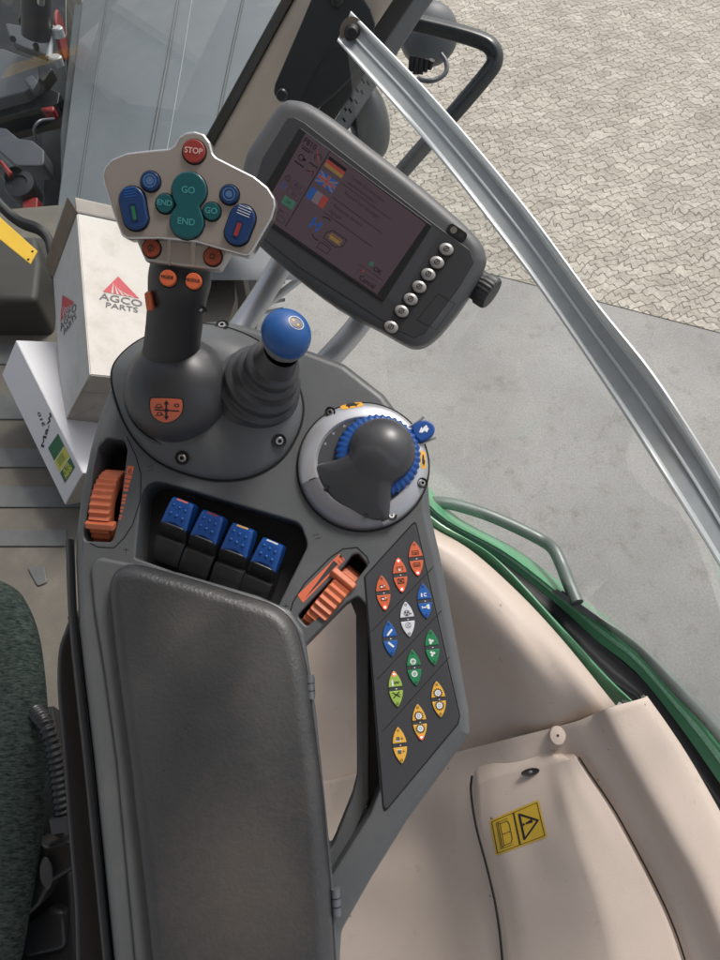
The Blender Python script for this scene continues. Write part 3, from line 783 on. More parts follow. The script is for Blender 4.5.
# ---- cross lever: bellows and blue knob
cm = K.mpp(262, 388)
b0 = K.p(259, 387, .022); tipb = K.Mi @ W(281, 352, .675)
mb = MB(); axis = (tipb - b0); L_ = axis.length; q_ = axis.to_track_quat('Z', 'Y').to_matrix().to_4x4(); T = Matrix.Translation(b0) @ q_
pr = [(.046, -.012)]
radii = [.0430, .0385, .0310, .0265]
for i, r in enumerate(radii):
    z = L_ * i / 4.6
    pr += [(r, z - .002), (r + .0006, z + .0005), (r, z + .0028), (r - .004, z + .0048), (r - .0055, z + .0065)]
pr += [(.018, L_ * .98), (.017, L_ * 1.02)]
pr = [(r, z) for r, z in pr]
mb.lathe(pr, 48, 0, T)
lever = mb.build('cross_lever', [shellm], console, ang=50)
kt = K.Mi @ W(286, 337, .645); ax2 = (K.Mi @ W(296, 322, .622) - K.Mi @ W(279, 348, .66)).normalized()
T = Matrix.Translation(kt) @ ax2.to_track_quat('Z', 'Y').to_matrix().to_4x4()
mb = MB(); mb.lathe([(.012, -.022), (.017, -.016), (.0215, -.008), (.0225, -.001), (.0228, .001)], 40, 0, T, sy=.93)
mb.build('knob_collar', [mat('collar_grey', (.16, .165, .17), .45)], lever, M=K.M)
mb = MB(); pr = [(.0226, .001), (.0236, .0015), (.0238, .004)]
for k in range(1, 11): a = rad(90) * k / 10; pr.append((max(.00001, .0238 * math.cos(a)), .004 + .020 * math.sin(a)))
mb.lathe(pr, 48, 0, T, sy=.95, rf=lambda a: 1 + .06 * math.cos(a - 1.2))
bv = mb.bvh(K.M)
knob = mb.build('knob', [bluek], lever, M=K.M, ang=60)
mb = MB(); d = D().disc(0, 0, .5, 0, 0, ry=.38).disc(-.18, .12, .13, 1, 1, 3).disc(.14, -.1, .13, 1, 1, 3).ring(0, 0, .46, .5, 2, 1)
d2 = D().rect(0, 0, 1, .3, 2, 1)
q = [(289, 314), (304, 320), (303, 332), (288, 326)]
def fk(u, v, h):
    px, py = bil(q, u + .5, v + .5); l = hit(bv, px, py, h); return K.Mi @ l if l else kt
mb.drape(d, fk, .0003, .0002, .12); mb.build('knob_mark', [mat('knob_grey', (.16, .16, .18), .5), yellowk, white], lever, M=K.M, smooth=False)

# ---- rotary dial
dc = K.uv(363, 466); dm = K.mpp(363, 466)
R0 = 64 * dm
T = Matrix.Translation((dc.x, dc.y, 0))
mb = MB()
prs = [(R0*1.01, 0), (R0*1.01, .003), (R0, .005), (R0*.985, .0075), (R0*.93, .0105), (R0*.85, .013), (R0*.76, .0145), (R0*.735, .0145), (R0*.72, .0135), (R0*.70, .012)]
aA, aB = rad(198), rad(288)
mb.lathe(prs, 60, 0, T, a0=aB, a1=aA + 2*math.pi); mb.lathe(prs, 26, 1, T, a0=aA, a1=aB)
mb.lathe([(R0*.70, .012), (R0*.40, .012), (.0001, .012)], 48, 2, T)
mb.lathe([(R0*1.02, .0004), (R0*1.045, .0003)], 60, 3, T)
for a in (aA, aB):
    mb.add([T @ Vector((r*math.cos(a + s_ / r), r*math.sin(a + s_ / r), z + .0003)) for r, z in ((R0*.99, .0065), (R0*.85, .013), (R0*.76, .0145)) for s_ in (-.0005, .0005)], [(0, 1, 3, 2), (2, 3, 5, 4)], 3)
ringbvh = mb.bvh(K.M)
d = D()
for a in list(range(62, 170, 18)) + [-20, -38, 5, 30]:
    A = rad(a); c_ = dc + Vector((math.cos(A), math.sin(A))) * R0 * .66; d.ring(c_.x, c_.y, .0007, .0011, 4, 1, 10)
mb.marks(d, lambda u, v, h: Vector((u, v, .0122 + h)), .0001, .0001)
dial = mb.build('rotary_dial', [silver, silver2, panelm, gap, whitek], console)
# blue ribbed ring
rc = K.uv(378, 455, .018)
mb = MB(); T2 = Matrix.Translation((rc.x, rc.y, 0)); n = 180
def ribs(a): return 1 + .03 * (1 if (int(a / (2*math.pi) * 72 * 2) % 2) else -1)
mb.lathe([(.0425, .011), (.0425, .017), (.040, .0205), (.036, .022), (.030, .022)], n, 0, T2, rf=lambda a: 1 + .022 * math.sin(a * 40))
mb.build('ribbed_ring', [blue], dial, M=K.M, ang=60)
# dome and palm rest: one surface
sc = K.uv(382, 450, .026); domeR = .0340
wp = [K.uv(a, b, .016) for a, b in ((317, 464), (319, 476), (327, 490), (338, 502), (351, 511), (365, 517), (377, 519), (388, 518), (391, 502), (394, 488), (404, 470), (384, 448), (362, 446), (350, 452), (336, 459))]
wp = ccw(smooth_curve(wp, 3, True))
def sdist(p):
    best = 1e9; inside = False; n_ = len(wp)
    for i_ in range(n_):
        a, b = wp[i_], wp[(i_+1) % n_]; e = b - a; t = max(0, min(1, (p - a).dot(e) / max(1e-12, e.length_squared)))
        best = min(best, (p - a - e * t).length)
        if (a.y > p.y) != (b.y > p.y) and p.x < (b.x - a.x) * (p.y - a.y) / (b.y - a.y) + a.x: inside = not inside
    return best if inside else -best
def kheight(p):
    dd_ = (p - sc).length; q_ = 1 - (dd_ / domeR) ** 2
    hd = .020 + .0265 * math.sqrt(q_) if q_ > 0 else -3 * (dd_ - domeR) + .018
    sd_ = sdist(p); t = max(0, min(1, dd_ / .068))
    base_ = .0160 + .0265 * (math.cos(t * math.pi / 2) ** 1.15)
    if sd_ > 0: e = min(1, sd_ / .016); hw_ = .0125 + (base_ - .0125) * math.sqrt(1 - (1 - e) ** 2)
    else: hw_ = .012 + sd_ * 2
    k_ = .0045; m_ = max(hd, hw_); dlt = abs(hd - hw_)
    return m_ + (k_ * .25 * (max(0, 1 - dlt / (2 * k_)) ** 2) * 2 if m_ > .013 else 0)
mb = MB(); NX = 120; x0, x1, y0, y1 = sc.x - .080, sc.x + .040, sc.y - .085, sc.y + .040
gv = {}; hgt_ = [[kheight(Vector((x0 + (x1 - x0) * a / NX, y0 + (y1 - y0) * b / NX))) for b in range(NX + 1)] for a in range(NX + 1)]
for a in range(NX):
    for b in range(NX):
        cs = [(a, b), (a + 1, b), (a + 1, b + 1), (a, b + 1)]
        if max(hgt_[u][v] for u, v in cs) < .0125: continue
        idx = []
        for u, v in cs:
            if (u, v) not in gv: gv[(u, v)] = len(mb.v); mb.v.append(Vector((x0 + (x1 - x0) * u / NX, y0 + (y1 - y0) * v / NX, max(.0105, hgt_[u][v]))))
            idx.append(gv[(u, v)])
        mb.f.append(tuple(idx)); mb.m.append(0)
mb.build('palm_knob', [shellm], dial, M=K.M, ang=60)
for (x, y) in ((326.5, 487.5), (366, 516)): o_ = K.uv(x, y, .0155); mb = MB(); mb.box((o_.x, o_.y, .0155), (.0035, .003, .0018), 0); mb.build('notch', [gap], dial, M=K.M)
for (x, y, t_) in ((330, 412, (10, -10)), (314.5, 458.5, (0, -10)), (391.5, 515.5, (-10, 8)), (422.5, 483, (0, 12))): screw(x, y, .0105, .0032, t_, dial)
# amber stickers with a tortoise sign
for q, rot in (([(338, 402), (360, 400), (364, 406), (342, 410)], 0), ([(420, 450), (425, 452), (426, 468), (421, 469)], 0)):
    mb = MB(); d = D().poly(fillet([(0, 0), (1, 0), (1, 1), (0, 1)], .15, 3), 0, 0).poly(smooth_curve([(.25, .4), (.4, .75), (.62, .78), (.75, .45), (.9, .5), (.7, .25), (.35, .25)], 3, True), 1, 1).line([(.38, .3), (.35, .12)], .08, 1, 1).line([(.65, .3), (.68, .12)], .08, 1, 1)
    mb.drape(d, lambda u, v, h: (lambda l: K.Mi @ l if l else Vector((dc.x, dc.y, 0)))(hit(ringbvh, *bil(q, u, v), h)), .0003, .0002)
    mb.build('amber_mark', [stamp, ink], dial, M=K.M, smooth=False)
# blue tab key with chrome clips
o = K.p(423, 431, .012); T = Matrix.Translation(o) @ Matrix.Rotation(rad(28), 4, 'Z')
mb = MB(); tp = smooth_curve([Vector((-.009, -.0085)), Vector((.004, -.0095)), Vector((.011, -.005)), Vector((.012, .003)), Vector((.005, .0095)), Vector((-.009, .0085))], 3, True)
mb.prism(tp, -.006, .003, .002, 0, M=T, cap_bottom=True)
mb.marks(D().poly([(-.005, 0), (0, .004), (0, .0015), (.003, .003), (.006, -.001), (.002, -.004), (.001, -.001), (-.002, -.002)], 1).disc(.0045, .002, .0013, 1), lambda u, v, h: T @ Vector((u, v, .003 + h)), .0003, .0001)
for s_ in (-1, 1):
    mb.tube([T @ Vector((-.012, s_*.0105, -.002)), T @ Vector((.003, s_*.0118, -.001)), T @ Vector((.008, s_*.0125, .001))], .0013, 8, 2)
mb.tube([T @ Vector((-.022, 0, -.004)), T @ Vector((-.006, 0, -.003))], .006, 12, 0)
mb.build('blue_tab', [blue, white, chrome], console)

# ---- four lever switches
LV = [((183, 500), (161, 562), 16.5), ((213, 513), (190, 575), 16.5), ((243, 526), (221, 590), 16.5), ((273, 541), (249, 601), 16)]
tops = [orangel, redb, yellowk, whitek]
for (tp_, bt, hw), tm in zip(LV, tops):
    A = K.p(*tp_, .006); B = K.p(*bt, -.010); ax = Vector((B.x - A.x, B.y - A.y, 0)); Ln = ax.length; ax.normalize(); sdv = Vector((-ax.y, ax.x, 0))
    base = Vector((A.x, A.y, 0)); wpx = hw * dm
    def section(s_, wd, h, zb, n=12):
        row = []
        row.append(base + ax * s_ - sdv * wd + Vector((0, 0, zb)))
        for k in range(n + 1):
            t = -1 + 2 * k / n; e = 1 - .0035 / max(.001, 1) * 0
            zz = h - .0028 * abs(t) ** 5; row.append(base + ax * s_ + sdv * wd * (1 - .05 * abs(t)**6) * t + Vector((0, 0, zz)))
        row.append(base + ax * s_ + sdv * wd + Vector((0, 0, zb)))
        return row
    # body: (s fraction, width, height)
    pb = [(.30, .84, -.004), (.34, .86, .0), (.42, .90, .002), (.47, .93, .000), (.53, .96, -.0065), (.60, .98, -.0100), (.635, 1.0, -.0070), (.65, 1.0, -.0062), (.80, 1.0, -.0085), (.93, 1.0, -.012), (1.0, 1.0, -.018)]
    mb = MB(); rows = [section(s_*Ln, wpx*w_*.98, z, -.036) for s_, w_, z in pb]; mb.grid(rows, 0)
    mb.f.append(tuple(range(len(mb.v)-len(rows[0]), len(mb.v)))); mb.m.append(0); mb.f.append(tuple(reversed(range(len(rows[0]))))); mb.m.append(0)
    sw = mb.build('lever_switch', [dark], console, ang=32)
    pc = [(-.015, .66, -.003), (.0, .70, .0045), (.03, .72, .0066), (.08, .75, .0068), (.2, .80, .0058), (.3, .83, .0042), (.40, .86, .0030), (.455, .86, .0022)]
    mb = MB(); rows = [section(s_*Ln, wpx*w_, z, -.020 + .03 * max(0, s_ - .1)) for s_, w_, z in pc]
    # scalloped lower edge: bend the last rows
    for i, r in enumerate(rows):
        for k, p in enumerate(r):
            t = (k - 7) / 7.0
            if i >= 6: r[k] = p - ax * (1 - t*t) * .0040 * (i - 5) * .6
    mb.grid(rows, 0); mb.f.append(tuple(reversed(range(len(rows[0]))))); mb.m.append(0); mb.f.append(tuple(range(len(mb.v)-len(rows[0]), len(mb.v)))); mb.m.append(0)
    for r_i, s_ in enumerate((.13, .26)):
        for t in (-.5, 0, .5):
            T = Matrix.Translation(base + ax * (s_*Ln + t*.002) + sdv * wpx * .78 * t + Vector((0, 0, .0064 - .0010*r_i)))
            mb.lathe([(.0018, -.0004), (.0014, .0006), (.0005, .0011), (.00001, .0012)], 10, 1, T)
    mb.box((0, 0, 0), (.012, .0016, .0016), 2, Matrix.Translation(base + ax * .0012 + Vector((0, 0, .0058))) @ Matrix.Rotation(math.atan2(sdv.y, sdv.x), 4, 'Z'))
    mb.build('switch_cap', [blue, bluek, tm], sw, M=K.M, ang=40)

# ---- thumb wheels
def wheel(c, p0, p1, wpx, Rw, hc, tabside, tabt, n=26):
    C_ = K.p(*c, 0); a_, b_ = K.uv(*p0), K.uv(*p1); dr = (b_ - a_).normalized(); axd = Vector((-dr.y, dr.x, 0))
    T = Matrix.Translation((C_.x, C_.y, hc)) @ Matrix((axd, Vector((dr.x, dr.y, 0)), axd.cross(Vector((dr.x, dr.y, 0))))).transposed().to_4x4()
    # local: x = axle, y = rolling dir, z = +-normal
    hw = wpx * dm / 2; mb = MB(); vs = []; fs = []
    N_ = n * 6
    for k in range(N_):
        a = 2*math.pi*k/N_; ph = (k % 6) / 6.0
        r = Rw - .0030 * (.5 - .5 * math.cos(2*math.pi*ph)) ** .7
        r2 = r - .001
        for x, rr_ in ((-hw, Rw*.6), (-hw, r2 - .001), (-hw*.85, r), (hw*.85, r), (hw, r2 - .001), (hw, Rw*.6)):
            vs.append((x, rr_*math.cos(a), rr_*math.sin(a)))
    for k in range(N_):
        k2 = (k+1) % N_
        for i in range(5): fs.append((k*6+i, k2*6+i, k2*6+i+1, k*6+i+1))
    mb.add(vs, fs, 0, T)
    if tabt is not None:
        sg = 1 if T.to_3x3() @ Vector((0, 0, 1)) @ Vector((0, 0, 1)) > 0 else -1
        y, z = Rw*math.cos(tabt), Rw*math.sin(tabt) * sg
        TT = T @ Matrix.Translation((tabside * .003, y, z)) @ Matrix.Rotation(math.atan2(z, y), 4, 'X')
        mb.box((0, 0, 0), (hw*2 + .008, .010, .0065), 0, TT, .0025)
    return mb.build('thumb_wheel', [orangew], console, ang=50)
wheel((102, 503), (109, 467), (97, 540), 21, .041, -.033, 1, rad(56), 34)
wheel((330, 600), (353, 569), (306, 626), 20, .041, -.033, -1, rad(124), 34)
# wheel labels
mb = MB(); d = D(); p0, p1 = K.uv(131, 466), K.uv(120, 519); dr = (p1 - p0).normalized(); sdl = Vector((-dr.y, dr.x)); L_ = (p1 - p0).length
d.poly([p0 - sdl*.0034, p0 + sdl*.0034, p0 + sdl*.0034 + dr*.0085, p0 - sdl*.0034 + dr*.0085], 0)
d.ring(*(p0 + dr*.0045), .0009, .0016, 1, 2, 12); d.line([p0 + dr*.007 - sdl*.002, p0 + dr*.007 + sdl*.002], .0008, 1, 2)
s_ = .0095; wd = .0034
while s_ < L_ and wd > .0004:
    ln = .0036 * wd / .0034 + .0004
    d.poly([p0 - sdl*wd + dr*s_, p0 + sdl*wd*.9 + dr*s_, p0 + sdl*wd*.9 + dr*(s_+ln), p0 - sdl*wd + dr*(s_+ln)], 0); s_ += ln + .0011 + (.002 if random.random() < .15 else 0); wd *= .905
mb.marks(d, lambda u, v, h: Vector((u, v, h)), .0002, .0001)
mb.build('scale_label', [orangel, ink], console, smooth=False)
mb = MB(); d = D()
P_ = [K.uv(a, b) for a, b in ((297.5, 595), (303, 603), (345, 560), (339.5, 553.5))]
d.poly(fillet(P_, .0012, 3), 0); e = [K.uv(a, b) for a, b in ((302.5, 597.5), (335, 563), (337, 567))]
d.poly([K.uv(*p) for p in ((305, 598.5), (338, 564), (333.5, 560.5))], 2, 2)
for t in (0, .06, .12): x = K.uv(335.5 + t*45, 563 - t*40); d.line([x, x + Vector((.003, -.003))], .0005, 1, 3)
x = K.uv(341, 556.5); d.poly([x + Vector(v) * .001 for v in ((-1.5, 1), (-.5, 2), (0, .8), (1.6, 1), (.8, -.6), (1.2, -1.8), (-.5, -1), (-1.6, -1))], 1, 3)
mb.marks(d, lambda u, v, h: Vector((u, v, h)), .0002, .0001)
mb.build('scale_label', [orangel, ink, panelm], console, smooth=False)

# ---- key panel
mb = MB(); mb.prism(fillet(offset(ccw(panel_poly), -.0012), .003, 3), -.002, .0003, 0, 1); mb.prism(fillet(ccw(panel_poly), .003, 3), -.002, .0012, .0008, 0)
d = D()
for a, b in (((371, 632), (433, 567)), ((377.5, 679), (441, 611)), ((382, 732), (449, 657))): d.line([K.uv(*a), K.uv(*b)], .0007, 1)
mb.marks(d, lambda u, v, h: Vector((u, v, .0012 + h)), .0001, .0001)
kpanel = mb.build('key_panel', [panelm, gap], console)
def almond(hl_, hw_, n=14):
    Rr = (hl_**2 + hw_**2) / (2*hw_); pts = []; am = math.asin(min(1, hl_ / Rr)) * .965
    for k in range(n + 1): a = -am + 2*am*k/n; pts.append((Rr*math.cos(a) - (Rr - hw_), Rr*math.sin(a)))
    for k in range(n + 1): a = -am + 2*am*k/n; pts.append((-(Rr*math.cos(a) - (Rr - hw_)), -Rr*math.sin(a)))
    return [Vector(p) for p in pts]
def half(pts, top, y0):
    out = []; P = [Vector((p.x, p.y if top else -p.y)) for p in pts]; N_ = len(P)
    for i in range(N_):
        a, b = P[i], P[(i+1) % N_]
        if a.y >= y0: out.append(a)
        if (a.y >= y0) != (b.y >= y0): t = (y0 - a.y)/(b.y - a.y); out.append(a.lerp(b, t))
    return out if top else [Vector((p.x, -p.y)) for p in out]
def icon(kind, d, y, u):
    """u = one photo pixel"""
    if kind == 'field': d.frame(0, y, 6.5*u, 3.6*u, .5*u, 1, 2); d.line([(-2.5*u, y), (2.5*u, y)], .5*u, 1, 2); d.line([(-2*u, y-1*u), (2*u, y-1*u)], .3*u, 1, 2)
    if kind == 'diamond': d.frame(.5*u, y+.5*u, 6*u, 3*u, .4*u, 1, 2); d.poly([(-1.6*u, y-1*u), (0, y-2.2*u), (1.6*u, y-1*u), (0, y+.3*u)], 2, 3)
    if kind == 'net': d.frame(0, y, 6*u, 4.5*u, .6*u, 1, 2); d.line([(-2.5*u, y-2*u), (2.5*u, y+2*u)], .6*u, 1, 2); d.line([(-2.5*u, y+2*u), (2.5*u, y-2*u)], .6*u, 1, 2); d.rect(0, y, 2*u, 2*u, 1, 2)
    if kind == 'stepw': d.frame(0, y, 5.5*u, 3*u, .5*u, 1, 2); d.rect(-1*u, y, 2*u, 1.4*u, 2, 3); d.rect(2*u, y+1*u, 1.5*u, 1*u, 2, 3)
    if kind == 'lc': d.rect(-2.3*u, y, 1.4*u, 3.8*u, 2, 2); d.ring(1.6*u, y, 1*u, 1.9*u, 2, 2, 12, rad(50), rad(310)); d.rect(3.8*u, y+.3*u, 1.4*u, .9*u, 3, 2)
    if kind == 'arrow': d.rect(-1*u, y-.3*u, 5.5*u, 1.2*u, 2, 2); d.rect(-3.2*u, y, 1*u, 2.6*u, 2, 2); d.rect(3*u, y, 2.4*u, 4.6*u, 2, 2); d.rect(1.6*u, y+.5*u, 1.2*u, 2.6*u, 2, 2)
    if kind == 'fan': d.ring(0, y, 2.4*u, 2.9*u, 1, 2, 20); [d.disc(1.3*u*math.cos(a), y+1.3*u*math.sin(a), .9*u, 1, 2, 10) for a in (.5, 2.6, 4.7)]; d.rect(3.6*u, y-1*u, 2*u, 1*u, 1, 2)
    if kind == 'circ': d.ring(0, y, 2.4*u, 2.9*u, 3, 2, 20); d.line([(-1*u, y), (1.6*u, y+1.6*u)], .5*u, 3, 2); d.line([(-1*u, y), (1.6*u, y-1.6*u)], .5*u, 3, 2)
    if kind == 'cyl': d.line([(-1.5*u, y-1.8*u), (2.6*u, y+2.4*u)], 2*u, 2, 2); d.line([(-3*u, y-1*u), (-1*u, y+2.5*u)], .35*u, 3, 2); d.disc(-2.2*u, y-2.3*u, .8*u, 2, 2, 10)
    if kind == 'cyl2': d.line([(2.2*u, y-2*u), (-1.8*u, y+2.2*u)], 2*u, 2, 2); d.line([(-3*u, y+1*u), (-3*u, y-3*u), (1*u, y-3*u)], .35*u, 3, 2)
    if kind == 'prop': [d.disc(-.6*u + 1.7*u*math.cos(a), y+1.7*u*math.sin(a), 1.25*u, 2, 2, 8) for a in (.2, 2.2, 4.4)]; d.disc(-.6*u, y, 1.2*u, 2, 2, 8); d.rect(3.2*u, y-.3*u, 2*u, 1.2*u, 3, 2)
    if kind == 'plus': d.disc(-.3*u, y, 3*u, 2, 2); d.ring(-.3*u, y, 1.3*u, 1.8*u, 4, 3, 14); d.line([(-2*u, y), (1.4*u, y)], .5*u, 4, 3); d.line([(-.3*u, y-1.7*u), (-.3*u, y+1.7*u)], .5*u, 4, 3); d.rect(4.2*u, y-2*u, 2*u, .8*u, 3, 2)
    if kind == 'spring': d.rect(-2.6*u, y-.3*u, 1.6*u, 6*u, 2, 2); d.line([(-1*u, y+1.2*u), (.2*u, y-1.4*u), (1.2*u, y+1*u), (2*u, y-1*u)], .6*u, 1, 2); d.ring(3.2*u, y, .7*u, 1.2*u, 1, 2, 10)
    if kind == 'cross': d.line([(-3.6*u, y+2.6*u), (3.4*u, y-2.2*u)], 1*u, 1, 2); d.line([(-3.2*u, y-2.6*u), (3*u, y+2.8*u)], 1*u, 1, 2); d.line([(-1*u, y+.2*u), (4*u, y+.3*u)], .4*u, 1, 2)
    if kind in ('gear', 'gear2'):
        for k in range(14): a = 2*math.pi*k/14; d.rect(4.1*u*math.cos(a), y+4.1*u*math.sin(a), 1.3*u, .9*u, 1, 2, a)
        d.ring(0, y, 2.9*u, 3.5*u, 1, 2); d.disc(0, y, 3*u, 2, 2.5); d.ring(0, y, 1*u, 1.5*u, 3, 3, 12) if kind == 'gear' else d.frame(0, y, 2*u, 2.6*u, .5*u, 3, 3)
    if kind == 'pto': d.rect(-1*u, y+.2*u, 3.4*u, 3.6*u, 3, 2); d.rect(-1*u, y-1.8*u, 5.4*u, .7*u, 2, 3); d.poly([(2.2*u, y+1.4*u), (4.4*u, y), (2.2*u, y-1.2*u)], 3, 2)
    if kind == 'pto2': d.rect(-1*u, y-.2*u, 3.4*u, 3.6*u, 3, 2); d.rect(-1*u, y+1.9*u, 5.4*u, .7*u, 2, 3); d.poly([(2.2*u, y+1*u), (4.4*u, y), (2.2*u, y-1.6*u)], 3, 2)
KEYS = [((415.8, 558.9), orangep, 'field', 'field', 0, 1, 'orange'), ((400, 575.2), orangep, 'diamond', 'net', 1, 1, 'orange'), ((383.2, 593), orangep, 'stepw', 'stepw', 0, 1, 'orange'),
        ((424.4, 601), bluekey, 'lc', 'arrow', 0, 0, 'blue'), ((407.3, 619.2), whitek, 'fan', 'circ', 0, 0, 'white'), ((390, 638.6), bluekey, 'cyl', 'cyl2', 0, 0, 'blue'),
        ((432, 647.3), greenk, 'prop', 'prop', 0, 0, 'green'), ((413.9, 667.5), greenk, 'plus', 'plus', 0, 0, 'green'), ((395.6, 688.6), limek, 'spring', 'cross', 1, 0, 'lime green'),
        ((438.4, 699), yellowk, 'gear2', 'gear2', 0, 0, 'yellow'), ((419.4, 721.9), yellowk, 'gear2', 'gear', 0, 1, 'yellow'), ((399.7, 744.8), yellowk, 'pto', 'pto2', 0, 0, 'yellow')]
for (c, km, i1, i2, l1, l2, cn) in KEYS:
    o = K.uv(*c); u = K.mpp(*c); T = Matrix.Translation((o.x, o.y, .0011)) @ Matrix.Rotation(rad(6.5), 4, 'Z')
    HL, HW = 17.6*u, 7.0*u; al = almond(HL, HW); mb = MB()
    mb.prism([p * 1.07 for p in al], 0, .0006, .0003, 5, seg=2, M=T); mb.prism([p * 1.0 for p in al], 0, .0009, 0, 6, seg=2, M=T)
    mb.prism(half(al, True, 2.0*u), 0, .0016, .0005, 0, seg=2, M=T); mb.prism(half(al, False, 2.0*u), 0, .0016, .0005, 0, seg=2, M=T)
    d = D(); icon(i1, d, 6.0*u, u); icon(i2, d, -6.0*u, u)
    for y, l in ((14.2*u, l1), (-14.2*u, l2)):
        if l: d.disc(0, y, 2.1*u, 7, 2); d.disc(0, y, 1.0*u, 8, 3)
        else: d.ring(0, y, .75*u, 1.25*u, 1, 2, 12)
    mb.marks(d, lambda uu, v, h: T @ Vector((uu, v, .0016 + h)), .0001, .00008)
    d = D().disc(.6*u, -.2*u, .8*u, 2, 1, 8, ry=.5*u); mb.marks(d, lambda uu, v, h: T @ Vector((uu, v, .0009 + h)), .0001, .0001)
    ob = mb.build('oval_key', [km, ink, white, inkg, greenk, shellm, panelm, led, ledc], kpanel, M=K.M)
    ob['label'] = cn + ' oval rocker key' + (' with red light lit' if l1 or l2 else '')

# ================================================================== MONITOR
MN = (Vector((-.10, -math.sin(rad(38)), math.cos(rad(38)))))
M_ = Frame(W(365, 222, .74), MN, Vector((1, 0, 0)))
monitor = empty('display_monitor', M_.M, 'dark grey display terminal with dim colour screen and silver buttons on two poles', 'monitor')
def z3(pts): return [(230 + a / 2.667, 90 + b / 2.667) for a, b in pts]
mo = [(243, 170), (248, 152), (262, 130), (277, 108), (285, 102), (293, 100.5), (311, 105), (340, 124), (372, 149), (410, 178), (455, 216), (480, 241), (486, 256), (485, 268), (472, 292), (448, 325), (429, 343), (414, 347), (399, 341), (380, 330), (335, 306), (286, 269), (255, 242), (238, 222), (235, 200)]
mo_l = ccw(smooth_curve([M_.uv(a, b, -.012) for a, b in mo], 3, True))
mb = MB(); mb.prism(mo_l, -.050, 0, .014, 0, seg=6, cap_bottom=True)
mbody = mb.build('housing', [housing], monitor, ang=50)
# face insert
face = [(253, 190), (263, 158), (288, 118), (294, 117), (305, 123), (432, 222), (470, 250), (474, 262), (460, 286), (425, 333), (414, 338), (398, 331), (300, 268), (255, 232), (249, 215)]
mb = MB(); mb.prism(ccw(fillet(M_.poly(face), .003, 4)), -.002, .0012, .001, 0)
# lighter strip with buttons
d = D(); d.poly(M_.poly([(429, 226), (440, 232), (398, 305), (385, 297)]), 1, 0)
q4 = M_.poly([(438, 294), (455, 304), (436, 330), (417, 320)]); d.line(q4 + [q4[0]], .0005, 2, 1)
mb.marks(d, lambda u, v, h: Vector((u, v, .0012 + h)), .0001, .0001)
mb.build('face_plate', [housing_d, panelm, bezel], monitor)
SQ = [(300, 128), (432, 226), (383, 302), (250, 212)]
scq = [(306, 133), (426, 224), (377, 295), (260, 214)]
mb = MB(); mb.prism(fillet(ccw(M_.poly(SQ)), .0015, 3), 0, .0022, .0005, 0)
mb.build('bezel', [bezel], monitor)
mb = MB(); d = D()
SWd, SHt = 150.0, 86.0   # screen units (pixels of the photo)
d.poly([(0, 0), (SWd, 0), (SWd, SHt), (0, SHt)], 0, 0)
cxl = 30
d.line([(cxl, 4), (cxl, SHt)], .9, 1, 1)
d.text('P810', 9, 80, 7.5, 1, 1, bold=.15); d.line([(3, 75), (16, 75)], .8, 1); d.line([(4, 73), (13, 73)], 1.2, 1)
d.ring(8, 65, 2.2, 3.2, 1, 1); d.disc(12, 65, 1.6, 1); d.line([(4, 59), (15, 59)], 1.4, 1)
d.ring(23, 74, 3, 3.8, 1, 1, 14, 0, 4.2); d.line([(19, 79), (27, 70)], 1, 3); d.line([(18, 66), (28, 66)], 1.2, 1); d.line([(19, 58), (26, 61), (27, 57)], .9, 1); d.line([(22, 62), (27, 58)], .8, 3)
for cx_, cy_ in ((7, 42), (7, 34)):
    [d.rect(cx_ + 3*math.cos(a), cy_ + 3*math.sin(a), .9, .9, 1 if cy_ > 38 else 5, 1, a) for a in [k*math.pi/4 for k in range(8)]]; d.ring(cx_, cy_, 1.5, 2, 1 if cy_ > 38 else 5, 1, 12)
d.frame(20, 41, 15, 6.5, .3, 8); d.text('45.3', 20, 41, 5, 1); d.frame(20, 33, 15, 6.5, .3, 8); d.text('0.2', 21, 33, 5, 1)
d.rect(20, 24, 14, 8, 7); d.text('kV', 20, 24, 4.5, 8, 2)
d.rect(7, 6, 9, 7, 5); d.line([(6, 14), (9, 18), (6, 20)], .7, 1); d.line([(16, 9), (16, 14), (20, 14)], .6, 1); d.frame(22, 7, 8, 5, .4, 1)
# flags
fx = 43
d.rect(fx, 80.5, 22, 3.4, 1); d.rect(fx, 77, 22, 3.5, 3); d.rect(fx, 73.5, 22, 3.5, 4)
d.rect(fx, 61, 22, 12, 5); d.line([(fx-10, 56), (fx+10, 66)], 1.8, 6, 2); d.line([(fx-10, 66), (fx+10, 56)], 1.8, 6, 2); d.rect(fx, 61, 22, 3.4, 6, 3); d.rect(fx, 61, 3.4, 12, 6, 3); d.rect(fx, 61, 22, 1.6, 3, 4); d.rect(fx, 61, 1.6, 12, 3, 4)
d.rect(fx-7.5, 43.5, 7, 11.5, 5); d.rect(fx, 43.5, 7.6, 11.5, 6); d.rect(fx+7.5, 43.5, 7, 11.5, 3)
for y, a_, b_ in ((77, 'Letzte Einstellungen', 'wiederherstellen?'), (61, 'Restore last settings?', ''), (45, 'Restaurer dernier', 'reglage?')):
    d.text(a_, 58 + len(a_)*1.25, y + 2, 5.0, 2); 
    if b_: d.text(b_, 58 + len(b_)*1.25, y - 4.3, 5.0, 2)
for y in (68.5, 52.5, 36): d.line([(56, y), (118, y)], .6, 1)
d.rect(52, 22, 2.6, 11, 5); d.rect(60, 22, 2.6, 11, 5); d.rect(56, 22, 8, 2.2, 5)
d.ring(64, 24, 9, 10, 1, 1, 14, rad(70), rad(130)); d.ring(64, 20, 9, 10, 1, 1, 14, rad(230), rad(290))
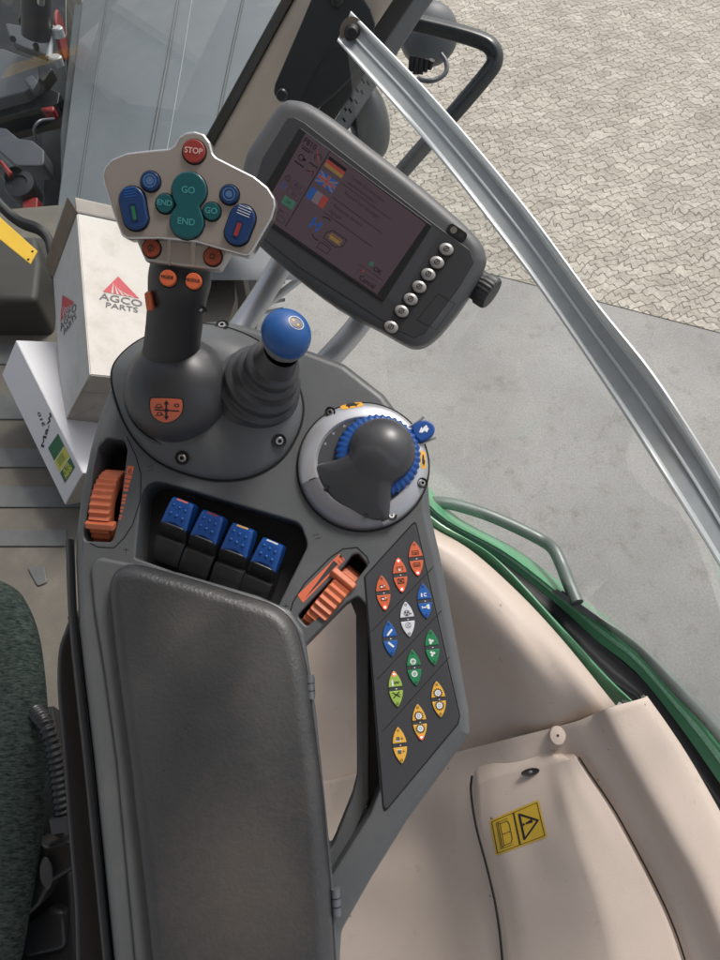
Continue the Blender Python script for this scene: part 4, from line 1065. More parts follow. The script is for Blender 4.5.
d.line([(70, 22), (75, 27), (92, 27), (92, 20), (86, 15), (70, 16), (70, 22)], .7, 1); d.line([(73, 20), (76, 24), (88, 24), (88, 18)], .7, 4); d.rect(81, 20.5, 12, 4, 4)
d.frame(76, 8, 13, 6, .6, 1); d.line([(71, 13), (81, 13)], .5, 1)
d.disc(127, 22, 2.4, 7); d.line([(116, 15), (146, 15)], .5, 1); d.text('OK', 136, 20, 6.5, 1, 1, bold=.15); d.text('Cancel', 134, 5, 7.2, 1, 1, bold=.12); d.disc(124, 11.5, 1.4, 3); d.frame(134, 5.5, 30, 9.5, .3, 1)
def fscr(u, v, h):
    px, py = bil(scq, u / SWd, v / SHt); a_ = M_.uv(px, py, .0023); return Vector((a_.x, a_.y, .0023 + h))
mb.marks(d, fscr, .0001, .0001)
mb.build('screen', [scr_bg, scr_ink, scr_ink2, scr_red, scr_gold, scr_blue, scr_white, scr_green, scr_ink2], monitor, smooth=False)
for (x, y) in z3([(577, 425), (552, 460), (529, 492), (505, 525), (482, 558), (458, 590), (430, 632)]):
    o = M_.uv(x, y, .002); T = Matrix.Translation((o.x, o.y, .001)) @ Matrix.Rotation(rad(-22), 4, 'Z'); mb = MB()
    mb.lathe([(.0092, 0), (.009, .0006), (.0078, .0006)], 28, 1, T, sy=.82)
    mb.lathe([(.0076, 0), (.0076, .002), (.0068, .0034), (.004, .0042), (.00001, .0044)], 28, 0, T, sy=.8)
    mb.marks(D().ring(0, 0, .0022, .0029, 1, 1, 16).line([(-.0025, -.002), (.0025, .002)], .0006, 1).line([(0, -.001), (0, .002)], .0006, 1), lambda u, v, h: T @ Vector((u, v, .0044 + h)), .0001, .0001)
    mb.build('push_button', [btn, ink], monitor, ang=50)
o = M_.uv(z3([(605, 380)])[0][0], z3([(605, 380)])[0][1], .001); T = Matrix.Translation((o.x, o.y, .0005)) @ Matrix.Rotation(rad(-35), 4, 'Z')
mb = MB(); mb.prism(fillet([(-.011, -.0055), (.011, -.0055), (.011, .0055), (-.011, .0055)], .0054, 5), -.001, .0012, .0008, 0, M=T)
mb.marks(D().disc(-.004, 0, .0035, 1).disc(.0055, 0, .003, 2), lambda u, v, h: T @ Vector((u, v, .0012 + h)), .0001, .0001)
mb.build('sensor_window', [bezel, steel, black], monitor)
# big knurled knob on the corner
ctr = M_.Mi @ W(478, 285, .765); kd = (M_.Mi.to_3x3() @ (RT * .80 - UPV * .62 - FW * .25)).normalized()
T = Matrix.Translation(ctr) @ kd.to_track_quat('Z', 'Y').to_matrix().to_4x4(); mb = MB()
pr = [(.0155, -.020), (.0155, .004), (.0175, .006), (.0175, .016), (.0155, .019), (.0001, .0195)]
mb.lathe(pr, 90, 0, T, rf=lambda a: 1 + .03 * math.sin(a * 22))
mb.build('rotary_knob', [housing_d], monitor, ang=50)

# support poles: rise from behind the console to the back of the monitor
for (a, b, n_) in (((286, 262, .86), (212, 380, .80), 0), ((376, 308, .84), (300, 400, .79), 1)):
    P_ = [W(*a), W((a[0]*.55+b[0]*.45), (a[1]*.55+b[1]*.45), a[2]*.55+b[2]*.45), W(*b)]
    if n_ == 0: P_ = [W(305, 215, .82), W(282, 262, .845), W(262, 296, .845), W(236, 335, .83), W(200, 395, .80)]
    else: P_ = [W(395, 285, .83), W(368, 312, .84), W(352, 333, .84), W(322, 366, .82), W(270, 420, .79)]
    mb = MB(); mb.tube(smooth_curve(P_, 6), .0135, 20, 0)
    o = mb.build('support_pole', [tubem], None, M=Matrix.Translation(P_[-1]), world_pts=True)
    ident(o, 'silver pole holding the ' + ('left end of the display terminal, nearer the joystick' if n_ == 0 else 'right end of the display terminal, behind the blue ball lever'), 'pole', 'silver poles under the display terminal')

# unseen piece of cab roof, added and sized to shade the seat and rear
mb = MB(); mb.box((ROOF[0], ROOF[1], 3.62), (ROOF[2], ROOF[3], .10), 0, None, .05)
ident(mb.build('shade_roof', [beige2], None, M=ID), 'unseen beige piece of cab roof added above the seat for shade', 'roof')
# console pedestal (under the pad, down to the floor)
mb = MB()
c0_ = K.M @ K.p(240, 800, -.05)
mb.box((c0_.x, c0_.y - .02, (FLOOR_Z + c0_.z) / 2 - .02), (.10, .22, c0_.z - FLOOR_Z - .02), 0, None, .01)
mb.build('pedestal', [black], console, M=ID)
# black cover on the left flank
mb = MB(); hs = -.03
cov = ccw(smooth_curve(K.poly([(72, 610), (62, 632), (56, 652), (55, 690), (59, 740), (66, 836), (72, 910), (80, 1060), (124, 1060), (112, 960), (94, 770), (80, 640)], hs), 3, True))
mb.prism(cov, hs - .12, hs, .008, 0); mb.build('side_cover', [mat('gloss_black', (.005, .005, .007), .3)], console)

# ================================================================== CARTONS
def carton_frame(P, d0, x):
    r = [ray(*p) for p in P]; P0 = r[0] * d0
    return C0 + P0, [r[i+1] * x[i] - P0 for i in range(3)]
s1 = 1.34 / 1.237
WO, WE = carton_frame(((83, 473), (16, 340), (65, 505), (150, 466)), 1.28 * s1, [v * s1 for v in (1.389, 1.334, 1.385)])
# scale of the printed carton so that its lower near edge rests on the white one
nW = WE[0].cross(WE[2]).normalized(); rq = ray(63, 425); tW = (WO - C0).dot(nW) / rq.dot(nW)
s2 = tW / 1.308 * .985
AO, AE = carton_frame(((90, 375), (77, 213), (63, 425), (200, 385)), 1.2 * s2, [v * s2 for v in (1.291, 1.364, 1.308)])
print('s2', s2, [round((AO + v).z, 3) for v in (Vector((0, 0, 0)), AE[0], AE[1], AE[2], AE[1] + AE[2], AE[0] + AE[1] + AE[2])], [round(v.y, 2) for v in (AO, AO + AE[0])])
def quad_panel(mb, O, a, b, m, n=8, wob=0.0, th=.003):
    nrm = a.cross(b).normalized(); rows = []
    for i in range(n + 1):
        rows.append([O + a * (i/n) + b * (j/n) + nrm * (wob * math.sin(i*2.3 + j*1.7) * math.sin(math.pi*i/n) * math.sin(math.pi*j/n)) for j in range(n + 1)])
    mb.grid(rows, m)
def box_faces(O, e, mats_idx, name, thing, mats, bev=.0015):
    a, b, c = e
    mb = MB(); q = [O, O + a, O + b, O + c, O + a + b, O + b + c, O + a + c, O + a + b + c]
    mb.add(q, [(0, 1, 4, 2)], mats_idx[0]); mb.add(q, [(0, 3, 6, 1)], mats_idx[1]); mb.add(q, [(0, 2, 5, 3)], mats_idx[2])
    mb.add(q, [(3, 5, 7, 6), (2, 4, 7, 5), (1, 6, 7, 4)], mats_idx[3])
    bm = bmesh.new(); vs = [bm.verts.new(v) for v in q]
    F_ = [((0, 1, 4, 2), 0), ((0, 3, 6, 1), 1), ((0, 2, 5, 3), 2), ((3, 5, 7, 6), 3), ((2, 4, 7, 5), 3), ((1, 6, 7, 4), 3)]
    for f, k in F_: bm.faces.new([vs[i] for i in f]).material_index = mats_idx[k]
    bmesh.ops.bevel(bm, geom=list(bm.edges), offset=bev, segments=2, affect='EDGES')
    mm = MB(); mm.v = [v.co.copy() for v in bm.verts]
    bm.verts.index_update()
    mm.f = [tuple(v.index for v in f.verts) for f in bm.faces]; mm.m = [f.material_index for f in bm.faces]; bm.free()
    return mm.build(name, mats, thing, world_pts=True), mm
agco = empty('cardboard_box', Matrix.Translation(AO + AE[1] + AE[2]), 'tall creased white cardboard box with red triangle prints leaning beside the console', 'box')
abox, amm = box_faces(AO, AE, (1, 0, 2, 1), 'box_body', agco, [cartong, cartons, card], .002)
FB = Frame(AO, AE[0].cross(AE[2]) if AE[0].cross(AE[2]).dot(C0 - AO) > 0 else AE[2].cross(AE[0]), RT)
FA = Frame(AO, AE[0].cross(AE[1]) if AE[0].cross(AE[1]).dot(C0 - AO) > 0 else AE[1].cross(AE[0]), RT)
FC = Frame(AO, AE[1].cross(AE[2]) if AE[1].cross(AE[2]).dot(C0 - AO) > 0 else AE[2].cross(AE[1]), RT)
def logo():
    d = D(); d.poly([(.42, 1.0), (.05, .48), (.98, .48)], 0, 1)
    for k, t in enumerate((.30, .44, .58, .72, .86)): d.poly([(.30 + .04*k, .80 - .05*k), (t - .04, .475), (t + .02, .475)], 2, 2)
    d.text('AGCO', .52, .33, .27, 1, 1, sx=1.36, bold=.004); d.text('PARTS', .54, .12, .21, 1, 1, sx=1.34, bold=.003); return d
for q, F_, bg_ in (([(103, 273), (139, 281), (141, 315), (99, 308)], FB, cartong), ([(57, 303), (70, 284), (78, 318), (62, 341)], FA, cartons)):
    mb = MB()
    def fl_(u, v, h, q=q, F_=F_):
        px, py = bil(q, u, v); a_ = F_.uv(px, py, .0006); return F_.M @ Vector((a_.x, a_.y, .0003 + h))
    mb.marks(logo(), fl_, .0003, .0002); mb.build('printed_logo', [logor, inkg, bg_], abox, M=WORLD[agco.name], smooth=False, world_pts=True)
# end-face seams and creases
mb = MB(); d = D()
d.line([FC.uv(*p, .0005) for p in ((88, 381), (66, 422))], .0012, 0).line([FC.uv(*p, .0005) for p in ((66, 421), (96, 406))], .0009, 0).line([FC.uv(*p, .0005) for p in ((80, 392), (110, 394))], .0009, 0)
mb.marks(d, lambda u, v, h: FC.M @ Vector((u, v, h)), .0006, .0001); mb.build('end_flap_seam', [cardin], abox, M=WORLD[agco.name], smooth=False, world_pts=True)
# open flap at the far end
a_, b_ = AO + AE[0], AO + AE[0] + AE[1]
upd = (AE[0].normalized() * .035 - AE[2].normalized() * .018)
mb = MB(); quad_panel(mb, a_, AE[1], upd * .9, 0, 6, .002); mb.build('box_flap', [cardin], agco, world_pts=True, thick=.003)
mb = MB(); quad_panel(mb, a_ + AE[0].normalized()*.002, AE[2], AE[0].normalized() * .03 + Vector((0, 0, .004)), 0, 6, .002); mb.build('box_flap', [card], agco, world_pts=True, thick=.003)

white_c = empty('carton', Matrix.Translation(WO + WE[1]), 'flat white carton with handwriting and green and yellow label lying on the cab floor', 'box')
wbox, wmm = box_faces(WO, WE, (0, 0, 1, 0), 'carton_body', white_c, [cartonw, card], .0012)
FS = Frame(WO, WE[0].cross(WE[1]) if WE[0].cross(WE[1]).dot(C0 - WO) > 0 else WE[1].cross(WE[0]), RT)
lq = [(58.1, 433.5), (75, 467), (65, 483), (48.2, 448)]     # u runs along the long side
def fs_(u, v, h):
    px, py = bil(lq, u, v); a_ = FS.uv(px, py, .0004); return FS.M @ Vector((a_.x, a_.y, .0004 + h))
d = D().rect(.19, .5, .38, 1, 0).rect(.54, .5, .32, 1, 1).rect(.85, .5, .30, 1, 0)
d.rect(.38, .5, .015, 1, 2, 2).rect(.70, .5, .02, 1, 2, 2)
for k in range(4): d.rect(.50 + .05*k - .06, .45, .02, .5 + .1*(k % 2), 0, 2)
d.text('FILTER', .80, .5, .17, 1, 2, rot=math.pi/2, sx=1.1, bold=.008); d.text('MANN', .92, .5, .17, 1, 2, rot=math.pi/2, sx=1.25, bold=.012)
mb = MB(); mb.marks(d, fs_, .0002, .00015); mb.build('carton_label', [labelg, labely, white], wbox, M=WORLD[white_c.name], smooth=False, world_pts=True)
d = D().text('310', .5, .70, .55, 0, 1, bold=.012); mb = MB()
hq = [(43, 429), (36, 411), (42, 409), (50, 426)]
mb.marks(d, lambda u, v, h: FS.M @ Vector((*FS.uv(*bil(hq, u, v), .0004), .0004 + h)), .0002, .0001)
d = D().text('Ma.Wien', .5, .5, .5, 0, 1, sx=.62, bold=.012); hq2 = [(46, 444), (47, 413), (54, 413), (53, 444)]
mb.marks(D().text('Ma.w', .5, .5, .7, 0, 1, sx=.8, bold=.012), lambda u, v, h: FS.M @ Vector((*FS.uv(*bil([(40, 444), (46, 415), (54, 416), (46, 446)], u, v), .0004), .0004 + h)), .0002, .0001)
mb.build('handwriting', [ink], wbox, M=WORLD[white_c.name], smooth=False, world_pts=True)

# ================================================================== WHEEL ARCH PANEL (beige)
def curve3(pts, n=28, ext=None):
    return resample(smooth_curve([W(*p) for p in pts], 8), n)
def between(a, b, k):
    """smooth rows between feature rows: Catmull-Rom across"""
    return None
def crisp(P, f=.22, seg=4):
    out = [P[0]]
    for i in range(1, len(P) - 1):
        a, b, c = P[i-1], P[i], P[i+1]; p0, p2 = b.lerp(a, f), b.lerp(c, f)
        for k in range(seg + 1): u = k / seg; out.append(p0 * (1-u)**2 + b * 2*u*(1-u) + p2 * u*u)
    return out + [P[-1]]
def surface(mb, rows, sub=5, m=0, f=None):
    n = len(rows[0]); cols = [crisp([r[i] for r in rows], f) if f else smooth_curve([r[i] for r in rows], sub) for i in range(n)]
    g = [[cols[i][j] for i in range(n)] for j in range(len(cols[0]))]
    mb.grid(g, m); return g
arch = empty('wheel_arch_panel', Matrix.Translation(W(560, 800, 1.2)), 'beige moulded plastic panel over the wheel arch with a raised hatch', 'panel')
mb = MB()
rowsA = [curve3([(395, 488, 1.30), (425, 524, 1.27), (470, 552, 1.24), (517, 594, 1.21), (560, 640, 1.19), (613, 704, 1.18)]),
         curve3([(395, 497, 1.26), (425, 532, 1.23), (468, 562, 1.21), (512, 604, 1.18), (552, 650, 1.16), (600, 711, 1.17)]),
         curve3([(395, 525, 1.25), (425, 550, 1.22), (455, 576, 1.20), (497, 616, 1.17), (536, 662, 1.15), (578, 722, 1.20)]),
         curve3([(395, 548, 1.27), (420, 570, 1.24), (446, 590, 1.22), (482, 628, 1.19), (518, 672, 1.17), (556, 733, 1.215)]),
         curve3([(395, 570, 1.40), (415, 590, 1.37), (436, 612, 1.35), (466, 650, 1.31), (492, 688, 1.27), (520, 744, 1.245)]),
         curve3([(372, 560, 1.44), (382, 620, 1.45), (395, 650, 1.46), (410, 670, 1.45), (430, 695, 1.40), (450, 716, 1.35), (476, 757, 1.30)]),
         curve3([(300, 545, 1.50), (315, 610, 1.50), (326, 650, 1.50), (340, 690, 1.49), (358, 720, 1.44), (376, 742, 1.41), (400, 773, 1.38)]),
         curve3([(225, 520, 1.5), (232, 590, 1.5), (245, 640, 1.5), (255, 690, 1.5), (265, 740, 1.49), (275, 765, 1.48), (290, 794, 1.46)])]
surface(mb, rowsA, 5, f=.36)
mb.build('front_section', [beige], arch, world_pts=True, ang=70, thick=.004)
mb = MB()
seamd = [(290, 784, 1.455), (330, 777, 1.45), (400, 758, 1.425), (476, 739, 1.385), (540, 722, 1.27), (575, 709, 1.155), (602, 699, 1.135), (640, 695, 1.15)]
def rowB(pts): return curve3(pts, 40)
r_out = rowB([(646, 697, 1.16), (668, 728, 1.155), (690, 762, 1.15), (722, 818, 1.13), (760, 890, 1.10), (800, 990, 1.06)])
r_out0 = [p + Vector((.004, .006, -.03)) for p in r_out]
r_e = rowB([(636, 700, 1.145), (660, 732, 1.14), (682, 766, 1.135), (712, 820, 1.115), (746, 892, 1.085), (782, 990, 1.045)])
r_c = rowB([(606, 708, 1.135), (624, 745, 1.125), (645, 782, 1.12), (678, 840, 1.10), (706, 892, 1.08), (745, 990, 1.04)])
r_v = rowB([(596, 713, 1.160), (613, 750, 1.150), (634, 789, 1.145), (666, 847, 1.125), (693, 899, 1.105), (730, 990, 1.065)])
r_w = rowB([(578, 721, 1.175), (594, 760, 1.165), (614, 800, 1.160), (644, 859, 1.145), (670, 906, 1.125), (703, 990, 1.085)])
r_s = rowB([(555, 727, 1.20), (570, 765, 1.195), (588, 806, 1.19), (616, 862, 1.18), (640, 910, 1.16), (668, 990, 1.12)])
r_h = rowB([(510, 738, 1.225), (518, 770, 1.22), (532, 815, 1.22), (552, 870, 1.20), (568, 910, 1.19), (590, 990, 1.16)])
r_l = rowB([(474, 748, 1.28), (466, 780, 1.275), (468, 820, 1.265), (478, 870, 1.26), (487, 910, 1.24), (496, 990, 1.22)])
r_m = rowB([(440, 756, 1.315), (430, 790, 1.325), (428, 830, 1.35), (436, 870, 1.33), (444, 910, 1.31), (450, 990, 1.28)])
r_n = rowB([(380, 768, 1.38), (370, 810, 1.40), (368, 850, 1.385), (372, 880, 1.37), (380, 920, 1.36), (386, 990, 1.33)])
r_o = rowB([(325, 781, 1.44), (318, 820, 1.43), (314, 850, 1.42), (312, 880, 1.41), (310, 920, 1.40), (306, 990, 1.38)])
r_p = rowB([(250, 790, 1.45), (245, 820, 1.45), (242, 850, 1.44), (240, 880, 1.43), (238, 920, 1.42), (236, 990, 1.40)])
rowsB = [r_out0, r_out, r_e, r_c, r_v, r_w, r_s, r_h, r_l, r_m, r_n, r_o, r_p]
gB = surface(mb, rowsB, 5, f=.3)
# turned-down lip along the front seam
first = [g[0] for g in gB]; lip = [p + (p - C0).normalized() * .012 for p in first]
mb.grid([first, lip], 0)
archbvh = mb.bvh()
mb.build('rear_section', [beige], arch, world_pts=True, ang=60, thick=.004)
# hatch: raised cover
mb = MB()
def rowH(pts): return curve3(pts, 36)
h0 = rowH([(578, 757, 1.165), (592, 778, 1.155), (616, 814, 1.145), (654, 885, 1.125), (676, 935, 1.105), (696, 1000, 1.075)])
h0b = [p - Vector((0, 0, .03)) for p in h0]
h1 = rowH([(568, 760, 1.17), (582, 792, 1.147), (600, 826, 1.135), (630, 890, 1.12), (648, 935, 1.105), (662, 1000, 1.08)])
h2 = rowH([(557, 763, 1.18), (566, 800, 1.15), (580, 845, 1.13), (598, 895, 1.115), (610, 940, 1.105), (622, 1000, 1.085)])
h3 = rowH([(545, 766, 1.192), (552, 805, 1.166), (562, 850, 1.145), (578, 900, 1.13), (588, 945, 1.12), (598, 1000, 1.10)])
h4 = rowH([(520, 771, 1.209), (524, 812, 1.189), (534, 855, 1.174), (546, 900, 1.159), (554, 945, 1.149), (560, 1000, 1.134)])
h5 = rowH([(494, 777, 1.228), (496, 820, 1.212), (506, 860, 1.197), (516, 900, 1.187), (524, 945, 1.177), (530, 1000, 1.162)])
h6 = rowH([(475, 786, 1.246), (478, 826, 1.234), (488, 864, 1.224), (497, 905, 1.214), (503, 945, 1.204), (507, 1000, 1.189)])
h7 = [p + (p - C0).normalized() * .05 for p in h6]
gH = surface(mb, [h0b, h0, h1, h2, h3, h4, h5, h6, h7], 4, f=.3)
# front end of the hatch
fr = [g[0] for g in gH]; fr1 = [W(476 + (a - 476) * 1.0, b, 1) for a, b in ()]
nf = len(fr) - 1; wf = [min(1, max(0, (k / nf - .18) / .35)) ** 1.0 for k in range(nf + 1)]; wf = [x * x * (3 - 2 * x) for x in wf]
t1 = [p + UPV * .012 * w_ + FW * (.004 * w_ + .002) for p, w_ in zip(fr, wf)]; t2 = [p + UPV * .022 * w_ + FW * (.014 * w_ + .006) for p, w_ in zip(fr, wf)]; t3 = [p + UPV * .026 * w_ + FW * .07 for p, w_ in zip(fr, wf)]
mb.grid([fr, t1, t2, t3], 0)
hatchbvh = mb.bvh()
hatch = mb.build('hatch', [beige], arch, world_pts=True, ang=60)
# dark joint lines
mb = MB(); pts = [p + (C0 - p).normalized() * .0005 + RT * .0012 for p in h0[::3]]
mb.tube(smooth_curve(pts, 6), .0014, 6, 0); mb.build('joint', [gap], arch, world_pts=True, smooth=False)
mb = MB(); pts = [W(472, 776, 1.216), W(471, 792, 1.216), W(476, 826, 1.204), W(487, 868, 1.194), W(495.5, 905, 1.181), W(501, 945, 1.171), W(505, 1000, 1.156)]
mb.tube(smooth_curve(pts, 6), .0022, 6, 0); mb.build('joint', [gap], arch, world_pts=True, smooth=False)
# screw cap
l = hit(archbvh, 559, 733, .011); l = l or W(559, 732, 1.2)
T = Frame(l, (C0 - l).normalized() + Vector((.10, 0, .05)), RT).M; mb = MB()
mb.lathe([(.0138, -.022), (.0135, .0), (.012, .002), (.007, .003), (.0001, .0032)], 32, 0, T, sy=1.15); mb.lathe([(.0022, .0036), (.0001, .0036)], 10, 1, T)
mb.build('screw_cap', [beige, ink], arch, M=ID)
l = hit(hatchbvh, 531, 772, .004) or W(532, 766, 1.17); T = Frame(l, (C0 - l), RT).M @ Matrix.Translation((0, 0, .001)) @ Matrix.Rotation(rad(12), 4, 'Z'); mb = MB()
mb.lathe([(.0155, .0), (.014, .0015), (.012, .001), (.0001, .0005)], 24, 0, T, sy=.38); mb.lathe([(.004, .0015), (.0001, .002)], 12, 1, T, sy=.6)
mb.build('latch', [dark, steel], arch, M=ID)
# sticker
sq_ = [(489.6, 820.4), (538.5, 799.6), (547.5, 837), (496, 856)]
d = D(); d.poly(fillet([(0, 0), (1, 0), (1, 1), (0, 1)], .05, 3), 0, 0)
for x0, x1 in ((.04, .47), (.49, .96)): d.line([(x0, .06), (x1, .06), (x1, .94), (x0, .94), (x0, .06)], .014, 1, 1)
d.line([(.58, .16), (.58, .84), (.90, .50), (.58, .16)], .045, 1, 1)
d.poly([(.66, .56), (.80, .60), (.80, .50), (.66, .52)], 1, 1); d.disc(.625, .54, .022, 1, 1, 10, ry=.035)
d.line([(.15, .16), (.15, .84), (.20, .80), (.33, .80), (.36, .70), (.36, .52), (.33, .5), (.36, .48), (.36, .30), (.33, .20), (.20, .20), (.15, .16)], .016, 1, 1); d.line([(.19, .20), (.19, .80)], .012, 1, 1); d.line([(.12, .14), (.36, .14)], .012, 1, 1); d.line([(.12, .86), (.34, .86)], .012, 1, 1); d.line([(.12, .86), (.12, .14)], .012, 1, 1); d.line([(.19, .5), (.34, .5)], .016, 1, 1)
mb = MB(); mb.drape(d, lambda u, v, h: hit(hatchbvh, *bil(sq_, u, v), h) or W(*bil(sq_, u, v), 1.17), .0004, .0003, .12)
mb.build('warning_sticker', [yellows, ink], hatch, M=WORLD[arch.name], smooth=False, world_pts=True)

# ================================================================== FENDER, SEAL, HANDLE
def band(pts, n=40): return resample(smooth_curve([W(*p) for p in pts], 8), n)
mb = MB()
g1 = band([(395, 478, 1.42), (436, 521, 1.39), (500, 560, 1.36), (560, 607, 1.33), (597, 641, 1.31), (635, 671, 1.29), (672, 716, 1.27), (710, 769, 1.24), (770, 860, 1.18), (840, 990, 1.10)])
g3 = band([(400, 466, 1.415), (442, 515, 1.385), (508, 552, 1.352), (566, 597, 1.325), (590, 615, 1.305), (635, 649, 1.283), (672, 690, 1.262), (720, 742, 1.23), (790, 840, 1.165), (865, 980, 1.085)])
g2 = [a.lerp(b, .5) + Vector((0, 0, .002)) for a, b in zip(g1, g3)]
g4 = [p + Vector((.03, .03, -.05)) for p in g3]
g5 = [p + Vector((.05, .05, -.35)) for p in g3]
g0 = [p + (p - C0).normalized() * .05 for p in g1]
mb.grid([g0, g1], 0); surface(mb, [g1, g2, g3, g4], 4, 0); mb.grid([g4, g5], 0)
n0 = len(mb.f)
fender = empty('fender', Matrix.Translation(g3[20]), 'glossy green rear fender edge curving outside the cab with black rubber seal', 'fender')
mb.build('fender_skin', [greenp], fender, world_pts=True, ang=60)
mb = MB(); u_ = [p + (C0 - p).normalized() * .0015 for p in (g1[0],)]
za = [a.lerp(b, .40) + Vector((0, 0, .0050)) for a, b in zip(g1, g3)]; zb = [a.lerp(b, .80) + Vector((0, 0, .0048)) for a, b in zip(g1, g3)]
mb.grid([za, [a.lerp(b, .5) + Vector((0, 0, .0012)) for a, b in zip(za, zb)], zb], 0); mb.build('highlight_strip', [palegreen], fender, world_pts=True)  # thin sheet carrying the painted highlight along the fender edge
mb = MB()   # grey glossy outer lip
e1 = band([(562, 591, 1.315), (590, 614, 1.295), (635, 648, 1.275), (672, 689, 1.255), (720, 741, 1.225), (790, 839, 1.155), (865, 979, 1.075)])
e2 = band([(562, 590, 1.32), (592, 610, 1.30), (637, 640, 1.28), (674, 675, 1.26), (722, 724, 1.24), (800, 800, 1.17), (885, 950, 1.09)])
e0_ = [p - Vector((0, 0, .02)) for p in e1]
surface(mb, [e0_, e1, e2, [p + Vector((.03, .03, -.08)) for p in e2]], 4, 0); mb.build('outer_lip', [greyfl], fender, world_pts=True, ang=60)
# thin inner green strip beside the beige panel
mb = MB()
i1 = band([(400, 495, 1.29), (436, 529, 1.265), (489, 560, 1.24), (556, 634, 1.20), (600, 681, 1.19), (622, 700, 1.185)])
i2 = band([(400, 488, 1.28), (440, 523, 1.255), (495, 557, 1.23), (562, 627, 1.19), (606, 675, 1.18), (636, 704, 1.175)])
i3 = [p + Vector((.006, .006, -.05)) for p in i2]; i0 = [p + Vector((-.004, -.004, -.02)) for p in i1]
surface(mb, [i0, i1, i2, i3], 3, 0); mb.build('inner_strip', [greenp], fender, world_pts=True, ang=60)
# black rubber seal filling the gap
mb = MB()
k1 = band([(400, 487, 1.33), (440, 525, 1.31), (495, 559, 1.28), (562, 629, 1.24), (606, 677, 1.23), (640, 700, 1.22), (690, 765, 1.20), (755, 870, 1.15), (790, 970, 1.12)])
k2 = band([(396, 477, 1.43), (437, 519, 1.40), (501, 557, 1.37), (561, 604, 1.34), (598, 637, 1.32), (636, 668, 1.30), (673, 712, 1.28), (712, 766, 1.25), (772, 856, 1.19), (842, 985, 1.11)])
mid = [(a + b) / 2 - Vector((0, 0, .03)) for a, b in zip(k1, k2)]
surface(mb, [[p - Vector((0, 0, .06)) for p in k1], k1, mid, k2, [p - Vector((0, 0, .1)) for p in k2]], 4, 0); mb.build('rubber_seal', [black], fender, world_pts=True, ang=60)
# grab handle with foot plate
mb = MB()
hp_ = [(418, 508, 1.46), (430, 503, 1.44), (446, 503, 1.43), (470, 509, 1.42), (493, 517, 1.41), (520, 529, 1.40), (543, 541, 1.39), (554, 550, 1.36), (562, 566, 1.34), (569, 584, 1.31), (577, 603, 1.285)]
mb.tube(smooth_curve([W(*p) for p in hp_], 5), .0120, 16, 0)
handle = mb.build('grab_handle', [mat('handle_grey', (.15, .175, .165), .42, metal=.3, rvar=.08)], None, M=Matrix.Translation(W(577, 602, 1.37)), world_pts=True)
ident(handle, 'bent silver tube handle standing on the green fender outside', 'handle')
mb = MB(); q = [W(552, 592, 1.295), W(557, 589, 1.295), W(599, 617, 1.27), W(594, 621, 1.27)]
mb.add(q + [p + (p - C0).normalized() * .01 for p in q], [(0, 1, 2, 3), (0, 4, 5, 1), (1, 5, 6, 2), (2, 6, 7, 3), (3, 7, 4, 0)], 0)
mb.build('foot_plate', [ironb], handle, M=WORLD[handle.name], world_pts=True)

# ================================================================== ALUMINIUM RAIL
Lp = smooth_curve([Vector(p) for p in ((337, 41, 0), (430, 147, 0), (500, 236, 0), (547, 300, 0), (613, 398, 0), (668, 484, 0), (718, 564, 0), (790, 690, 0))], 6)
Rp = smooth_curve([Vector(p) for p in ((351, 11, 0), (430, 93, 0), (520, 199, 0), (595, 300, 0), (649, 367, 0), (690, 428, 0), (719, 475, 0), (800, 610, 0))], 6)
Lp, Rp = resample(Lp, 44), resample(Rp, 44)
rows = []
prof_r = [(0, -.006), (0, .0045), (.02, .0068), (.06, .0072), (.10, .0062), (.125, .003), (.14, -.001), (.30, -.002), (.46, -.002), (.47, .0002), (.50, .0006), (.53, .0002), (.54, -.002), (.78, -.002), (.82, .0005), (.86, .005), (.90, .0068), (.96, .0072), (1.0, .0045), (1.0, -.006), (.5, -.010), (0, -.006)]
cent = []
wid = .046
def wl(a, b): return ((a - b).length)
for i in range(44):
    a, b = Lp[i], Rp[i]; j = min(43, i + 1); k = max(0, i - 1)
    t2 = (Lp[j] + Rp[j] - Lp[k] - Rp[k]).normalized(); across = (b - a); perp = abs(across.x * t2.y - across.y * t2.x)
    dpt = wid * 720 / perp; cent.append(dpt)
sm = [sum(cent[max(0, i-6):i+7]) / len(cent[max(0, i-6):i+7]) for i in range(44)]
for i in range(44):
    a, b = W(Lp[i].x, Lp[i].y, sm[i]), W(Rp[i].x, Rp[i].y, sm[i]); up = (C0 - (a + b) / 2).normalized()
    rows.append([a.lerp(b, t) + up * h for t, h in prof_r])
railM = Matrix.Translation(rows[0][10])
rail = empty('aluminium_rail', railM, 'long brushed aluminium channel rail running diagonally past the side window', 'rail')
mb = MB(); mb.grid(rows, 0)
for f in range(len(mb.f)):
    c = f % (len(prof_r) - 1)
    if c in (6, 7, 12): mb.m[f] = 1
mb.build('channel', [alu, alud], rail, world_pts=True, ang=30)
T = Matrix.Translation(W(352, 33, sm[0] - .002)) @ (C0 - W(352, 33, 1)).normalized().to_track_quat('Z', 'Y').to_matrix().to_4x4(); mb = MB()
mb.lathe([(.017, -.002), (.017, .002), (.0135, .0025), (.0001, .0025)], 28, 1, T, sy=1.15); mb.lathe([(.011, .002), (.011, .007), (.0085, .009), (.0085, .016), (.006, .0185), (.0001, .0185)], 24, 0, T)
mb.build('bolt', [black, cardin], rail, M=ID)

